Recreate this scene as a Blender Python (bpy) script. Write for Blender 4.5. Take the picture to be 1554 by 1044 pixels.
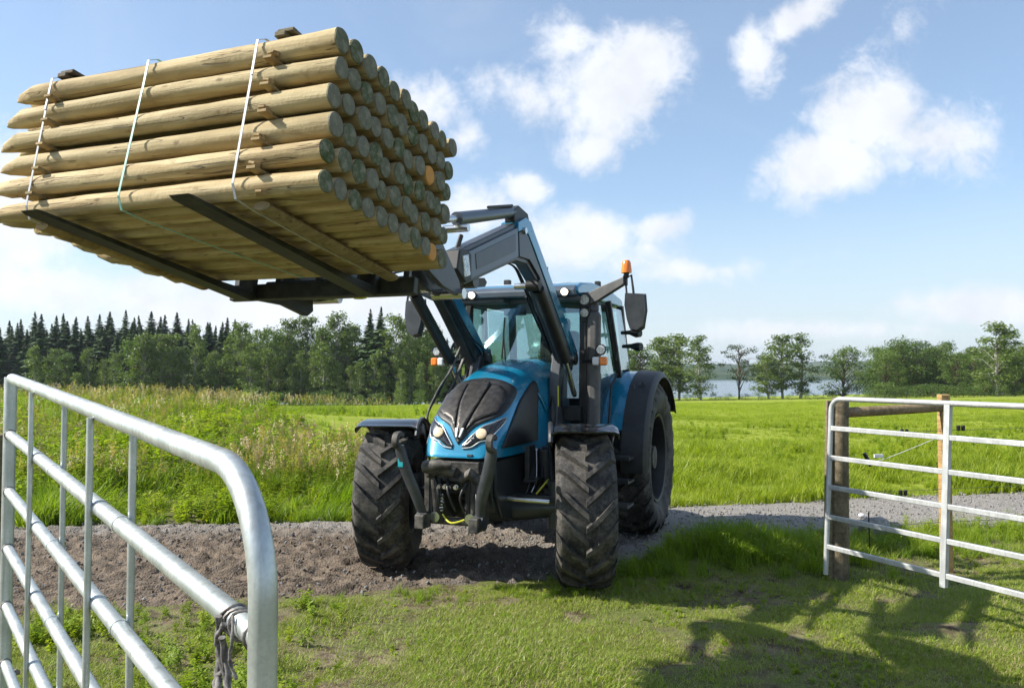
import bpy, bmesh, math, random
import numpy as np
from mathutils import Vector, Matrix, Euler
R = math.radians
rnd = random.Random(7)
for o in list(bpy.data.objects): bpy.data.objects.remove(o)
SC = bpy.context.scene
COL = SC.collection

# ------------------------------------------------------------------ camera, sky, sun, exposure
EYE = 1.83
HAZE = .00017
cam_d = bpy.data.cameras.new('camera'); cam = bpy.data.objects.new('camera', cam_d); COL.objects.link(cam)
cam_d.sensor_width = 36.0; cam_d.lens = 36.0*1200/1554; cam_d.clip_start = .05; cam_d.clip_end = 9000
cam.location = (0, 0, EYE); cam.rotation_euler = (R(90+1.909), 0, 0)
SC.camera = cam
SC.render.resolution_x = 1024; SC.render.resolution_y = 687

SUN = Vector((-1.25, -.03, 1.0)).normalized()          # towards the sun
SUN_EL = math.asin(SUN.z); SUN_AZ = math.atan2(SUN.x, SUN.y)
sun_d = bpy.data.lights.new('sun', 'SUN'); sun_d.energy = 5.0; sun_d.angle = R(.5); sun_d.color = (1, .95, .86)
sun = bpy.data.objects.new('sun', sun_d); COL.objects.link(sun)
sun.rotation_euler = SUN.to_track_quat('Z', 'Y').to_euler()
SC.view_settings.view_transform = 'Standard'
try: SC.view_settings.look = 'None'
except Exception: pass
SC.view_settings.exposure = .80; SC.view_settings.gamma = 1; SC.view_settings.use_curve_mapping = False

class NT:
    """small helper around a node tree"""
    def __init__(s, tree): s.t = tree; s.n = tree.nodes; s.l = tree.links
    def new(s, typ, **kw):
        n = s.n.new(typ)
        for k, v in kw.items(): setattr(n, k, v)
        return n
    def put(s, sock, v):
        if v is None: return
        if hasattr(v, 'is_output') or isinstance(v, bpy.types.NodeSocket): s.l.new(v, sock)
        else:
            if isinstance(v, (tuple, list)) and len(v) == 3 and sock.type == 'RGBA': v = tuple(v)+(1,)
            sock.default_value = v
    def m(s, op, a, b=None, c=None, clamp=False):
        n = s.new('ShaderNodeMath', operation=op, use_clamp=clamp)
        s.put(n.inputs[0], a); s.put(n.inputs[1], b); s.put(n.inputs[2], c)
        return n.outputs[0]
    def mix(s, f, a, b, blend='MIX'):
        n = s.new('ShaderNodeMix', data_type='RGBA', blend_type=blend)
        s.put(n.inputs[0], f); s.put(n.inputs[6], a); s.put(n.inputs[7], b)
        return n.outputs[2]
    def ramp(s, f, stops, interp='LINEAR'):
        n = s.new('ShaderNodeValToRGB'); n.color_ramp.interpolation = interp
        e = n.color_ramp.elements
        while len(e) < len(stops): e.new(.5)
        for el, (p, c) in zip(e, stops):
            el.position = p; el.color = tuple(c)+(1,) if len(c) == 3 else c
        s.put(n.inputs[0], f); return n.outputs[0]
    def step(s, x, a, b):
        n = s.new('ShaderNodeMapRange', interpolation_type='SMOOTHSTEP')
        s.put(n.inputs[0], x); s.put(n.inputs[1], a); s.put(n.inputs[2], b); return n.outputs[0]
    def noise(s, vec, scale, detail=4, rough=.55, dist=0., lac=2.):
        n = s.new('ShaderNodeTexNoise'); s.put(n.inputs['Vector'], vec)
        n.inputs['Scale'].default_value = scale; n.inputs['Detail'].default_value = detail
        n.inputs['Roughness'].default_value = rough; n.inputs['Distortion'].default_value = dist
        n.inputs['Lacunarity'].default_value = lac
        return n.outputs[0]

W = bpy.data.worlds.new('World'); SC.world = W; W.use_nodes = True
T = NT(W.node_tree); T.n.clear()
sky = T.new('ShaderNodeTexSky', sky_type='NISHITA'); sky.sun_disc = False
sky.sun_elevation = SUN_EL; sky.sun_rotation = SUN_AZ; sky.air_density = 1.0; sky.dust_density = .6; sky.ozone_density = 1.6
tc = T.new('ShaderNodeTexCoord').outputs['Generated']
sp = T.new('ShaderNodeSeparateXYZ'); T.put(sp.inputs[0], tc)
dx, dy, dz = sp.outputs
inv = T.m('DIVIDE', 1, T.m('MAXIMUM', dy, .15))
u = T.m('MULTIPLY', dx, inv); v = T.m('MULTIPLY', dz, inv)
uv = T.new('ShaderNodeCombineXYZ'); T.put(uv.inputs[0], u); T.put(uv.inputs[1], v)
n1 = T.noise(uv.outputs[0], 5.5, 12, .62, .35); n2 = T.noise(uv.outputs[0], 16, 10, .65, .5)
n3 = T.noise(uv.outputs[0], 42, 8, .7, .3)
nn = T.m('ADD', T.m('MULTIPLY', n1, .55), T.m('ADD', T.m('MULTIPLY', n2, .30), T.m('MULTIPLY', n3, .15)))
wob = T.m('MULTIPLY', T.m('SUBTRACT', nn, .5), 3.0)
def blob(px, py, rx, ry, rot=0., amp=1.):
    """a cumulus: soft ellipse round a sky direction, its edge broken by noise"""
    u0 = (px-777)/1200; v0 = (562-py)/1200; a = 1200/rx; b = 1200/ry; c, s_ = math.cos(R(rot)), math.sin(R(rot))
    du = T.m('SUBTRACT', u, u0); dv = T.m('SUBTRACT', v, v0)
    e = T.m('MULTIPLY', T.m('ADD', T.m('MULTIPLY', du, c), T.m('MULTIPLY', dv, s_)), a)
    f = T.m('MULTIPLY', T.m('SUBTRACT', T.m('MULTIPLY', dv, c), T.m('MULTIPLY', du, s_)), b)
    r2 = T.m('SQRT', T.m('ADD', T.m('MULTIPLY', e, e), T.m('MULTIPLY', f, f)))
    return T.m('MULTIPLY', T.m('SUBTRACT', 1.0, r2), amp)
B = [blob(925, 130, 135, 135), blob(975, 85, 85, 75), blob(795, 140, 95, 50, -20, .6), blob(900, 225, 75, 55, 0, .8), blob(865, 60, 80, 65, 0, .7),
     blob(1225, 20, 115, 40, 25, .8), blob(1155, 80, 48, 65, 15, .8), blob(1335, 170, 115, 90), blob(1420, 210, 130, 80, 0, .8),
     blob(1245, 255, 130, 68, 20, .95), blob(870, 365, 170, 65, 0, .8), blob(1000, 342, 75, 34, 12, .8), blob(800, 285, 55, 34, 0, .7),
     blob(725, 320, 85, 55, 0, .8), blob(20, 310, 150, 160, 0, .9), blob(640, 160, 75, 60, -30, .75), blob(60, 440, 360, 55, 0, .8),
     blob(420, 470, 420, 50, 0, .7), blob(1480, 470, 190, 40, 0, .7), blob(1090, 410, 190, 26, 4, .45), blob(1380, 30, 60, 30, 60, .1), blob(700, 210, 45, 35, 0, .6), blob(560, 440, 200, 40, 0, .6), blob(1250, 500, 330, 24, 0, .5)]
mx = B[0]
for b in B[1:]: mx = T.m('MAXIMUM', mx, b)
mx = T.m('MAXIMUM', mx, -1.2)
dens = T.step(T.m('ADD', mx, wob), .0, .6)
front = T.step(dy, .15, .3)
wide = T.step(T.noise(tc, 2.2, 10, .6, .3), .5, .75)           # fair-weather clouds over the rest of the sky
dens = T.m('ADD', T.m('MULTIPLY', dens, front), T.m('MULTIPLY', T.m('MULTIPLY', wide, .7), T.m('SUBTRACT', 1, front)))
cir = T.m('MULTIPLY', T.step(T.noise(uv.outputs[0], 2.4, 9, .6, 1.2), .42, .8), .22)
low = T.m('MULTIPLY', T.m('SUBTRACT', 1, T.step(dz, -.02, .34)), .86)  # whitish air towards the horizon
low = T.m('MULTIPLY', low, T.m('ADD', .72, T.m('MULTIPLY', n1, .55)))
veil = T.m('MAXIMUM', T.m('ADD', cir, .23), low)
shade = T.m('MULTIPLY', T.step(T.noise(uv.outputs[0], 9, 6, .6), .35, .72), .15)
cw = T.m('SUBTRACT', 1, shade)
cc = T.new('ShaderNodeCombineXYZ')
T.put(cc.inputs[0], T.m('MULTIPLY', cw, 7.5)); T.put(cc.inputs[1], T.m('MULTIPLY', cw, 7.75)); T.put(cc.inputs[2], T.m('MULTIPLY', cw, 8.3))
base = T.mix(1., sky.outputs[0], (1.2, 1.34, 1.42, 1), 'MULTIPLY')
c1 = T.mix(T.m('MULTIPLY', veil, .9), base, (5.3, 5.95, 6.7, 1))
c2 = T.mix(T.m('MULTIPLY', dens, .93), c1, cc.outputs[0])
bg = T.new('ShaderNodeBackground'); T.put(bg.inputs[0], c2); bg.inputs[1].default_value = .08
T.l.new(bg.outputs[0], T.new('ShaderNodeOutputWorld').inputs[0])

# ------------------------------------------------------------------ mesh helpers
class G:
    """collects geometry; build() links it as ONE mesh object"""
    def __init__(s): s.v = []; s.f = []; s.mi = []
    def add(s, vs, fs, M=None, mi=0):
        k = len(s.v)
        s.v += [tuple(M @ Vector(p)) for p in vs] if M is not None else [tuple(p) for p in vs]
        s.f += [tuple(i+k for i in f) for f in fs]; s.mi += [mi]*len(fs)
        return s
    def box(s, c, d, M=None, mi=0, rot=None):
        x, y, z = (q/2 for q in d)
        vs = [Vector((a*x, b*y, e*z)) for a in (-1, 1) for b in (-1, 1) for e in (-1, 1)]
        if rot is not None: vs = [rot @ q for q in vs]
        vs = [q+Vector(c) for q in vs]
        return s.add(vs, [(0, 1, 3, 2), (4, 6, 7, 5), (0, 4, 5, 1), (2, 3, 7, 6), (0, 2, 6, 4), (1, 5, 7, 3)], M, mi)
    def tube(s, pts, rad, seg=12, M=None, mi=0, cap=True, sq=1.):
        pts = [Vector(p) for p in pts]; n = len(pts)
        if not hasattr(rad, '__len__'): rad = [rad]*n
        vs = []; up = None
        for i, p in enumerate(pts):
            d = (pts[min(i+1, n-1)]-pts[max(i-1, 0)]).normalized()
            if up is None:
                up = Vector((0, 0, 1)) if abs(d.z) < .9 else Vector((1, 0, 0))
            a = d.cross(up).normalized(); up = a.cross(d).normalized()
            for k in range(seg):
                w = 2*math.pi*k/seg
                vs.append(p+a*(rad[i]*math.cos(w))+up*(rad[i]*sq*math.sin(w)))
        fs = [(i*seg+k, i*seg+(k+1) % seg, (i+1)*seg+(k+1) % seg, (i+1)*seg+k) for i in range(n-1) for k in range(seg)]
        if cap: fs += [tuple(range(seg))[::-1], tuple((n-1)*seg+k for k in range(seg))]
        return s.add(vs, fs, M, mi)
    def prism(s, poly, y0, y1, M=None, mi=0):
        """side outline in (x,z), extruded from y0 to y1"""
        n = len(poly)
        vs = [(a, y0, b) for a, b in poly]+[(a, y1, b) for a, b in poly]
        ar = sum(poly[i][0]*poly[(i+1) % n][1]-poly[(i+1) % n][0]*poly[i][1] for i in range(n))
        fs = [tuple(range(n)), tuple(range(2*n-1, n-1, -1))]+[(i, n+i, n+(i+1) % n, (i+1) % n) for i in range(n)]
        if ar < 0: fs = [f[::-1] for f in fs]
        return s.add(vs, fs, M, mi)
    def lathe(s, prof, seg=24, M=None, mi=0):
        """profile of (y, r), turned about the y axis"""
        vs = [(r*math.cos(2*math.pi*k/seg), y, r*math.sin(2*math.pi*k/seg)) for y, r in prof for k in range(seg)]
        fs = [(i*seg+k, (i+1)*seg+k, (i+1)*seg+(k+1) % seg, i*seg+(k+1) % seg) for i in range(len(prof)-1) for k in range(seg)]
        return s.add(vs, fs, M, mi)
    def mesh(s, name, mats, smooth=None):
        me = bpy.data.meshes.new(name); me.from_pydata(s.v, [], s.f)
        for m in (mats if isinstance(mats, (list, tuple)) else [mats]): me.materials.append(m)
        if any(s.mi): me.polygons.foreach_set('material_index', s.mi)
        if smooth is not None:
            me.polygons.foreach_set('use_smooth', [True]*len(me.polygons)); me.update()
            if smooth < 180:
                try: me.set_sharp_from_angle(angle=R(smooth))
                except Exception: pass
        me.update(); return me
    def build(s, name, mats, parent=None, smooth=None, bevel=0, loc=None, rot=None):
        o = bpy.data.objects.new(name, s.mesh(name, mats, smooth)); COL.objects.link(o)
        if parent: o.parent = parent
        if loc is not None: o.location = loc
        if rot is not None: o.rotation_euler = rot
        if bevel:
            b = o.modifiers.new('bevel', 'BEVEL'); b.width = bevel; b.segments = 2; b.limit_method = 'ANGLE'; b.angle_limit = R(35)
            if smooth is None:
                o.data.polygons.foreach_set('use_smooth', [True]*len(o.data.polygons)); b.harden_normals = True
        return o
def tag(o, label=None, cat=None, group=None, kind=None):
    if label: o['label'] = label
    if cat: o['category'] = cat
    if group: o['group'] = group
    if kind: o['kind'] = kind
    return o
def empty(name, loc=(0, 0, 0), rot=(0, 0, 0), parent=None):
    o = bpy.data.objects.new(name, None); COL.objects.link(o); o.empty_display_size = .2
    o.location = loc; o.rotation_euler = rot
    if parent: o.parent = parent
    return o
def spline(pts, n=8, closed=False):
    """Catmull-Rom through points of any dimension"""
    P = [np.array(p, float) for p in pts]; N = len(P); out = []
    for i in range(N if closed else N-1):
        g = (lambda k: P[k % N]) if closed else (lambda k: P[min(max(k, 0), N-1)])
        a, b, c, d = g(i-1), g(i), g(i+1), g(i+2)
        for j in range(n):
            t = j/n
            out.append(.5*((2*b)+(c-a)*t+(2*a-5*b+4*c-d)*t*t+(3*b-a-3*c+d)*t**3))
    if not closed: out.append(P[-1])
    return [tuple(p) for p in out]

# numpy value noise ---------------------------------------------------
_rs = np.random.RandomState(3); _tab = _rs.rand(256, 256)
def vn(x, y):
    xi = np.floor(x).astype(int); yi = np.floor(y).astype(int); fx = x-xi; fy = y-yi
    fx = fx*fx*(3-2*fx); fy = fy*fy*(3-2*fy)
    g = lambda a, b: _tab[a & 255, b & 255]
    return (g(xi, yi)*(1-fx)+g(xi+1, yi)*fx)*(1-fy)+(g(xi, yi+1)*(1-fx)+g(xi+1, yi+1)*fx)*fy-.5
def fbm(x, y, o=4, r=.5):
    s = 0; a = 1
    for i in range(o): s = s+a*vn(x*2**i+17*i, y*2**i+5*i); a *= r
    return s
def sstep(x, a, b):
    t = np.clip((x-a)/(b-a), 0, 1); return t*t*(3-2*t)

# ------------------------------------------------------------------ materials
MATS = {}
def mat(name, rough=.6, metal=0., spec=.5, coat=0.):
    m = bpy.data.materials.new(name); m.use_nodes = True; t = NT(m.node_tree)
    p = m.node_tree.nodes['Principled BSDF']
    p.inputs['Roughness'].default_value = rough; p.inputs['Metallic'].default_value = metal
    p.inputs['Specular IOR Level'].default_value = spec; p.inputs['Coat Weight'].default_value = coat
    p.inputs['Coat Roughness'].default_value = .06
    MATS[name] = m; return m, t, p
def coords(t, kind='Object', scale=(1, 1, 1)):
    c = t.new('ShaderNodeTexCoord').outputs[kind]
    mp = t.new('ShaderNodeMapping'); t.put(mp.inputs[0], c); mp.inputs[3].default_value = scale
    return mp.outputs[0]
def bump(t, p, h, dist=.01, strength=.6):
    b = t.new('ShaderNodeBump'); b.inputs['Strength'].default_value = strength; b.inputs['Distance'].default_value = dist
    t.put(b.inputs['Height'], h); t.put(p.inputs['Normal'], b.outputs[0])
def simple(name, c1, c2, rough=.6, metal=0., scale=8, coat=0., spec=.5, bmp=0., detail=5, rvar=.15):
    m, t, p = mat(name, rough, metal, spec, coat)
    n = t.noise(coords(t), scale, detail, .6)
    f = t.step(n, .35, .68)
    t.put(p.inputs['Base Color'], t.mix(f, c1, c2))
    t.put(p.inputs['Roughness'], t.m('ADD', rough-rvar/2, t.m('MULTIPLY', n, rvar)))
    if bmp: bump(t, p, n, bmp)
    return m
M_blue = simple('blue_paint', (.003, .19, .33), (.005, .22, .38), .28, .25, 3, .7, rvar=.1)
mb_, tb_, pb_ = M_blue, NT(M_blue.node_tree), M_blue.node_tree.nodes['Principled BSDF']
dn = tb_.noise(coords(tb_), 2.1, 9, .7); df = tb_.m('MULTIPLY', tb_.step(dn, .48, .75), .22)
tb_.put(pb_.inputs['Base Color'], tb_.mix(df, pb_.inputs['Base Color'].links[0].from_socket, (.17, .15, .12)))
M_dgrey = simple('dark_grey_paint', (.036, .04, .046), (.06, .065, .07), .42, .2, 6, .2)
M_grey = simple('grey_cover', (.085, .105, .125), (.11, .13, .15), .4, .35, 4, .2)
M_mgrey = simple('warm_grey_plastic', (.06, .059, .057), (.095, .092, .088), .55, 0, 9)
M_black = simple('black_plastic', (.010, .011, .012), (.022, .022, .022), .5, 0, 12, rvar=.25)
M_gloss = simple('gloss_black', (.008, .009, .011), (.014, .014, .016), .22, 0, 6, .5)
M_iron = simple('dirty_cast_iron', (.03, .029, .028), (.13, .118, .10), .65, .25, 14, bmp=.004)
M_grille = simple('mesh_grille', (.028, .026, .024), (.055, .050, .045), .42, .4, 22, bmp=.002)
M_fork = simple('worn_fork_steel', (.022, .024, .02), (.05, .052, .04), .5, .5, 10, bmp=.002)
M_chrome = simple('bright_steel', (.6, .6, .58), (.72, .72, .7), .22, .95, 8)
M_fabric = simple('seat_fabric', (.02, .02, .022), (.04, .04, .042), .9, 0, 30)
M_hose = simple('rubber_hose', (.008, .008, .008), (.02, .02, .02), .45, 0, 20)
M_yel = simple('yellow_tag', (.6, .6, .03), (.7, .66, .08), .6, 0, 5)
M_insul = simple('insulator_plastic', (.008, .008, .008), (.02, .02, .02), .4, 0, 20)
M_white = simple('white_plastic', (.7, .7, .7), (.8, .8, .8), .4, 0, 20)
M_rope = simple('frayed_grey_rope', (.07, .065, .062), (.24, .22, .205), .9, 0, 70, bmp=.003)
M_wire = simple('rusty_wire', (.12, .1, .09), (.3, .28, .26), .5, .7, 60)
M_strap = simple('white_strap', (.34, .35, .38), (.48, .49, .5), .4, 0, 30)
M_gstrap = simple('green_strap', (.19, .42, .35), (.3, .52, .43), .4, 0, 30)
M_stone = simple('grey_stone', (.16, .155, .15), (.34, .33, .31), .9, 0, 9, bmp=.01)

def mk_glass(name, tint, refl):
    m = bpy.data.materials.new(name); m.use_nodes = True; t = NT(m.node_tree); t.n.clear()
    tr = t.new('ShaderNodeBsdfTransparent'); tr.inputs[0].default_value = tuple(tint)+(1,)
    gl = t.new('ShaderNodeBsdfGlossy'); gl.inputs['Roughness'].default_value = .02; gl.inputs[0].default_value = (.9, .95, 1, 1)
    lw = t.new('ShaderNodeLayerWeight'); lw.inputs[0].default_value = .5
    f = t.m('ADD', refl, t.m('MULTIPLY', t.m('POWER', lw.outputs['Facing'], 3), .75))
    ms = t.new('ShaderNodeMixShader'); t.put(ms.inputs[0], f); t.l.new(tr.outputs[0], ms.inputs[1]); t.l.new(gl.outputs[0], ms.inputs[2])
    t.l.new(ms.outputs[0], t.new('ShaderNodeOutputMaterial').inputs[0]); return m
M_glass = mk_glass('cab_glass', (.72, .84, .82), .14)
M_lens = simple('lamp_lens', (.35, .36, .36), (.75, .76, .76), .12, .4, 60)
M_wlens = simple('warm_lamp_lens', (.62, .46, .28), (.85, .7, .5), .15, .1, 40)
M_silver = simple('silver_trim', (.6, .62, .6), (.75, .77, .74), .25, .8, 10)
M_amber = simple('amber_lens', (.85, .17, .008), (.95, .27, .015), .2, 0, 40, .5)
def mk_emit(name, col, st):
    m, t, p = mat(name, .3); p.inputs['Base Color'].default_value = tuple(col)+(1,)
    p.inputs['Emission Color'].default_value = tuple(col)+(1,); p.inputs['Emission Strength'].default_value = st; return m
M_lit = mk_emit('lit_work_lamp', (1, .86, .6), 2.6)

# rubber with dried mud on it
m, t, p = mat('tyre_rubber', .75); M_tyre = m
c = coords(t); n = t.noise(c, 5, 8, .65); nf = t.noise(c, 40, 5, .6)
geo = t.new('ShaderNodeNewGeometry')
f = t.step(t.m('ADD', t.m('MULTIPLY', n, .8), t.m('MULTIPLY', nf, .3)), .42, .72)
t.put(p.inputs['Base Color'], t.mix(f, (.014, .0135, .013), (.105, .093, .078)))
bump(t, p, nf, .004, .5)
# round timber: streaks along the post, knots, drying cracks
def mk_timber(name, a, b, dark, rings=False):
    m, t, p = mat(name, .78, 0, .25)
    oi = t.new('ShaderNodeObjectInfo').outputs['Random']
    off = t.new('ShaderNodeCombineXYZ'); t.put(off.inputs[1], t.m('MULTIPLY', oi, 40)); t.put(off.inputs[0], t.m('MULTIPLY', oi, 13))
    ad = t.new('ShaderNodeVectorMath', operation='ADD'); t.put(ad.inputs[0], t.new('ShaderNodeTexCoord').outputs['Object']); t.put(ad.inputs[1], off.outputs[0])
    def mp(sc):
        q = t.new('ShaderNodeMapping'); t.put(q.inputs[0], ad.outputs[0]); q.inputs[3].default_value = sc; return q.outputs[0]
    streak = t.noise(mp((26, 1.4, 26)), 1, 7, .6, .4); big = t.noise(mp((3, 1.2, 3)), 1.6, 5, .6)
    fine = t.noise(mp((60, 60, 60)), 1, 4, .6)
    col = t.mix(t.step(streak, .3, .7), a, b)
    col = t.mix(t.m('MULTIPLY', t.step(big, .42, .72), .75), col, dark)
    col = t.mix(t.m('MULTIPLY', t.step(oi, .0, 1.), .3), col, (.27, .235, .12))
    blot = t.noise(mp((14, 5, 14)), 1, 6, .7, .6); col = t.mix(t.m('MULTIPLY', t.step(blot, .52, .68), .55), col, dark)
    vo = t.new('ShaderNodeTexVoronoi'); t.put(vo.inputs['Vector'], mp((9, 5.2, 9))); vo.inputs['Scale'].default_value = 1
    kn = t.m('SUBTRACT', 1, t.step(t.m('ADD', vo.outputs['Distance'], t.m('MULTIPLY', fine, .12)), .08, .22))
    col = t.mix(t.m('MULTIPLY', kn, .75), col, (.09, .05, .02))
    cr = t.noise(mp((30, .9, 30)), 1, 2, .5, .8)
    crk = t.m('SUBTRACT', 1, t.step(t.m('ABSOLUTE', t.m('SUBTRACT', cr, .40)), .0, .012))
    col = t.mix(t.m('MULTIPLY', crk, .8), col, (.06, .035, .015))
    t.put(p.inputs['Base Color'], col)
    bump(t, p, t.m('SUBTRACT', t.m('ADD', t.m('MULTIPLY', streak, .7), t.m('MULTIPLY', fine, .3)), t.m('MULTIPLY', crk, .6)), .009, .8)
    return m
M_post = mk_timber('peeled_timber', (.40, .285, .135), (.62, .50, .29), (.25, .175, .08))
M_wpost = mk_timber('weathered_grey_wood', (.10, .075, .05), (.21, .165, .115), (.045, .035, .022))
M_fpost = mk_timber('fresh_brown_wood', (.40, .24, .09), (.52, .34, .15), (.2, .11, .04))
M_rail = mk_timber('pale_brown_rail', (.2, .14, .08), (.33, .25, .15), (.1, .07, .04))
M_batten = mk_timber('rough_batten_wood', (.3, .2, .09), (.42, .3, .15), (.12, .08, .03))
M_barkb = mk_timber('dark_bark_batten', (.07, .055, .035), (.15, .12, .08), (.03, .02, .015))
def mk_end(name, fresh):
    m, t, p = mat(name, .85, 0, .2)
    oi = t.new('ShaderNodeObjectInfo').outputs['Random']
    oc = t.new('ShaderNodeTexCoord').outputs['Object']
    s3 = t.new('ShaderNodeSeparateXYZ'); t.put(s3.inputs[0], oc)
    nx = t.noise(oc, 22, 5, .6); nb = t.noise(oc, 90, 3, .6)
    r = t.m('ADD', t.m('SQRT', t.m('ADD', t.m('MULTIPLY', s3.outputs[0], s3.outputs[0]), t.m('MULTIPLY', s3.outputs[2], s3.outputs[2]))), t.m('MULTIPLY', nx, .006))
    ring = t.m('SINE', t.m('MULTIPLY', r, 900))
    if fresh: cA, cB = t.mix(nx, (.56, .25, .06), (.72, .38, .13)), (.45, .2, .05)
    else:
        cA = t.mix(oi, (.07, .095, .035), (.20, .19, .15)); cA = t.mix(t.step(nx, .42, .7), cA, (.27, .265, .2)); cB = (.045, .05, .03)
    col = t.mix(t.m('MULTIPLY', t.m('ADD', ring, 1), .16), cA, cB)
    col = t.mix(t.m('SUBTRACT', 1, t.step(r, .002, .009)), col, (.35, .32, .22))
    t.put(p.inputs['Base Color'], col); bump(t, p, t.m('ADD', nb, t.m('MULTIPLY', ring, .15)), .003, .6); return m
M_end = mk_end('weathered_post_end', False); M_endf = mk_end('freshly_sawn_end', True)
# galvanised steel
def mk_galv(name, a, b, rough, metal):
    m, t, p = mat(name, rough, metal)
    c = coords(t); n = t.noise(c, 9, 7, .62); n2 = t.noise(coords(t, 'Object', (50, 50, 3)), 1, 4, .6)
    col = t.mix(t.step(n, .35, .7), a, b); col = t.mix(t.m('MULTIPLY', t.step(n2, .45, .75), .5), col, (.25, .26, .24)); sp_n = t.new('ShaderNodeTexVoronoi'); t.put(sp_n.inputs['Vector'], c); sp_n.inputs['Scale'].default_value = 160; col = t.mix(t.m('MULTIPLY', t.step(sp_n.outputs['Color'], .2, .9), .22), col, (.34, .36, .36)); big = t.noise(c, 2.2, 6, .7); col = t.mix(t.m('MULTIPLY', t.step(big, .52, .7), .35), col, (.36, .36, .31))
    t.put(p.inputs['Base Color'], col); t.put(p.inputs['Roughness'], t.m('ADD', rough-.08, t.m('MULTIPLY', n, .2)))
    bump(t, p, n2, .0015, .3); return m
M_galv = mk_galv('galvanised_tube', (.5, .54, .53), (.68, .71, .7), .40, .72)
M_galv2 = mk_galv('pale_galvanised_tube', (.42, .43, .43), (.56, .57, .56), .5, .4)

# soil, road, ground, water, foliage
def pos(t): return t.new('ShaderNodeNewGeometry').outputs['Position']
m, t, p = mat('gravel_and_mud', .92, 0, .3); M_road = m
P0 = pos(t); s3 = t.new('ShaderNodeSeparateXYZ'); t.put(s3.inputs[0], P0)
nb = t.noise(P0, .55, 4, .6); nm = t.noise(P0, 6, 8, .65); nf = t.noise(P0, 60, 5, .7)
vo = t.new('ShaderNodeTexVoronoi'); t.put(vo.inputs['Vector'], P0); vo.inputs['Scale'].default_value = 55
gr = t.mix(t.step(nf, .25, .75), (.10, .09, .08), (.36, .335, .30)); gr = t.mix(t.m('MULTIPLY', t.step(vo.outputs['Color'], .2, .9), .7), gr, (.26, .24, .215))
mud = t.mix(t.step(nm, .32, .68), (.028, .020, .014), (.17, .13, .095)); mud = t.mix(t.m('MULTIPLY', t.step(nf, .3, .7), .5), mud, (.22, .175, .13))
side = t.step(t.m('ADD', s3.outputs[0], t.m('MULTIPLY', nb, 3)), .2, 3.4)
near = t.m('MULTIPLY', t.step(t.m('ADD', s3.outputs[1], t.m('MULTIPLY', nb, 2.2)), 9.6, 10.6), .8)
col = t.mix(t.m('MAXIMUM', side, near), mud, gr)
t.put(p.inputs['Base Color'], col)
bump(t, p, t.m('ADD', t.m('MULTIPLY', nm, .5), t.m('ADD', t.m('MULTIPLY', nf, .35), t.m('MULTIPLY', vo.outputs['Distance'], -.4))), .03, .8)

m, t, p = mat('turf_and_soil', .95, 0, .15); M_ground = m
P0 = pos(t); s3 = t.new('ShaderNodeSeparateXYZ'); t.put(s3.inputs[0], P0)
nA = t.noise(P0, .9, 6, .62); nB = t.noise(P0, 7, 8, .65); nC = t.noise(P0, 70, 4, .65); nL = t.noise(P0, .045, 5, .6)
soil = t.mix(t.step(nB, .3, .7), (.07, .05, .032), (.30, .245, .16)); turf = t.mix(t.step(nC, .3, .7), (.06, .08, .018), (.19, .21, .06))
nearc = t.mix(t.step(t.m('ADD', t.m('MULTIPLY', nA, .6), t.m('MULTIPLY', nB, .4)), .43, .56), soil, turf)
nS = t.noise(coords(t, 'Object', (.35, 1.6, 1)), .8, 6, .65)
fieldc = t.mix(t.step(nS, .3, .7), (.21, .26, .02), (.28, .325, .035)); fieldc = t.mix(t.m('MULTIPLY', t.step(nC, .3, .7), .3), fieldc, (.11, .17, .014))
fieldc = t.mix(t.m('MULTIPLY', t.step(nL, .45, .7), .5), fieldc, (.2, .24, .05))
col = t.mix(t.step(s3.outputs[1], 9, 13), nearc, fieldc)
forest = t.step(s3.outputs[1], 150, 190)
col = t.mix(forest, col, (.03, .05, .015))
t.put(p.inputs['Base Color'], col); bump(t, p, t.m('ADD', nB, t.m('MULTIPLY', nC, .5)), .04, .8)

m, t, p = mat('lake_water', .12, 0, .5); M_water = m
nW = t.noise(coords(t, 'Object', (.02, .1, .1)), 4, 4, .6); p.inputs['Base Color'].default_value = (.05, .09, .13, 1)
bump(t, p, nW, .5, .5)
m, t, p = mat('far_wooded_hills', .95, 0, .05); M_hill = m
P0 = pos(t); n = t.noise(P0, .02, 8, .65); n2 = t.noise(P0, .004, 4, .5)
col = t.mix(t.step(n, .3, .7), (.018, .038, .016), (.05, .08, .03)); col = t.mix(t.m('MULTIPLY', t.step(n2, .52, .62), .5), col, (.13, .15, .05))
t.put(p.inputs['Base Color'], col)

def mk_leaf(name, cols, trans=.4, rough=.5, noise_scale=.35, tcol=None, world=.45):
    """thin leaves and blades: diffuse, a little gloss, light coming through; each clump varies"""
    m, t, p = mat(name, rough, 0, .35)
    oi = t.new('ShaderNodeObjectInfo').outputs['Random']
    n = t.noise(pos(t), noise_scale, 5, .6)
    f = t.m('ADD', t.m('MULTIPLY', oi, 1-world), t.m('MULTIPLY', t.step(n, .25, .75), world))
    k = len(cols)-1
    col = t.ramp(f, [(i/k, c) for i, c in enumerate(cols)])
    t.put(p.inputs['Base Color'], col)
    tr = t.new('ShaderNodeBsdfTranslucent')
    t.put(tr.inputs[0], t.mix(1., col, tcol or (1.5, 1.7, .7, 1), 'MULTIPLY'))
    ms = t.new('ShaderNodeMixShader'); ms.inputs[0].default_value = trans
    t.l.new(p.outputs[0], ms.inputs[1]); t.l.new(tr.outputs[0], ms.inputs[2])
    t.l.new(ms.outputs[0], t.n['Material Output'].inputs[0]); return m
L_short = mk_leaf('short_turf_blades', [(.22, .25, .05), (.28, .34, .05), (.22, .32, .03), (.36, .38, .10)], .4)
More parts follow.
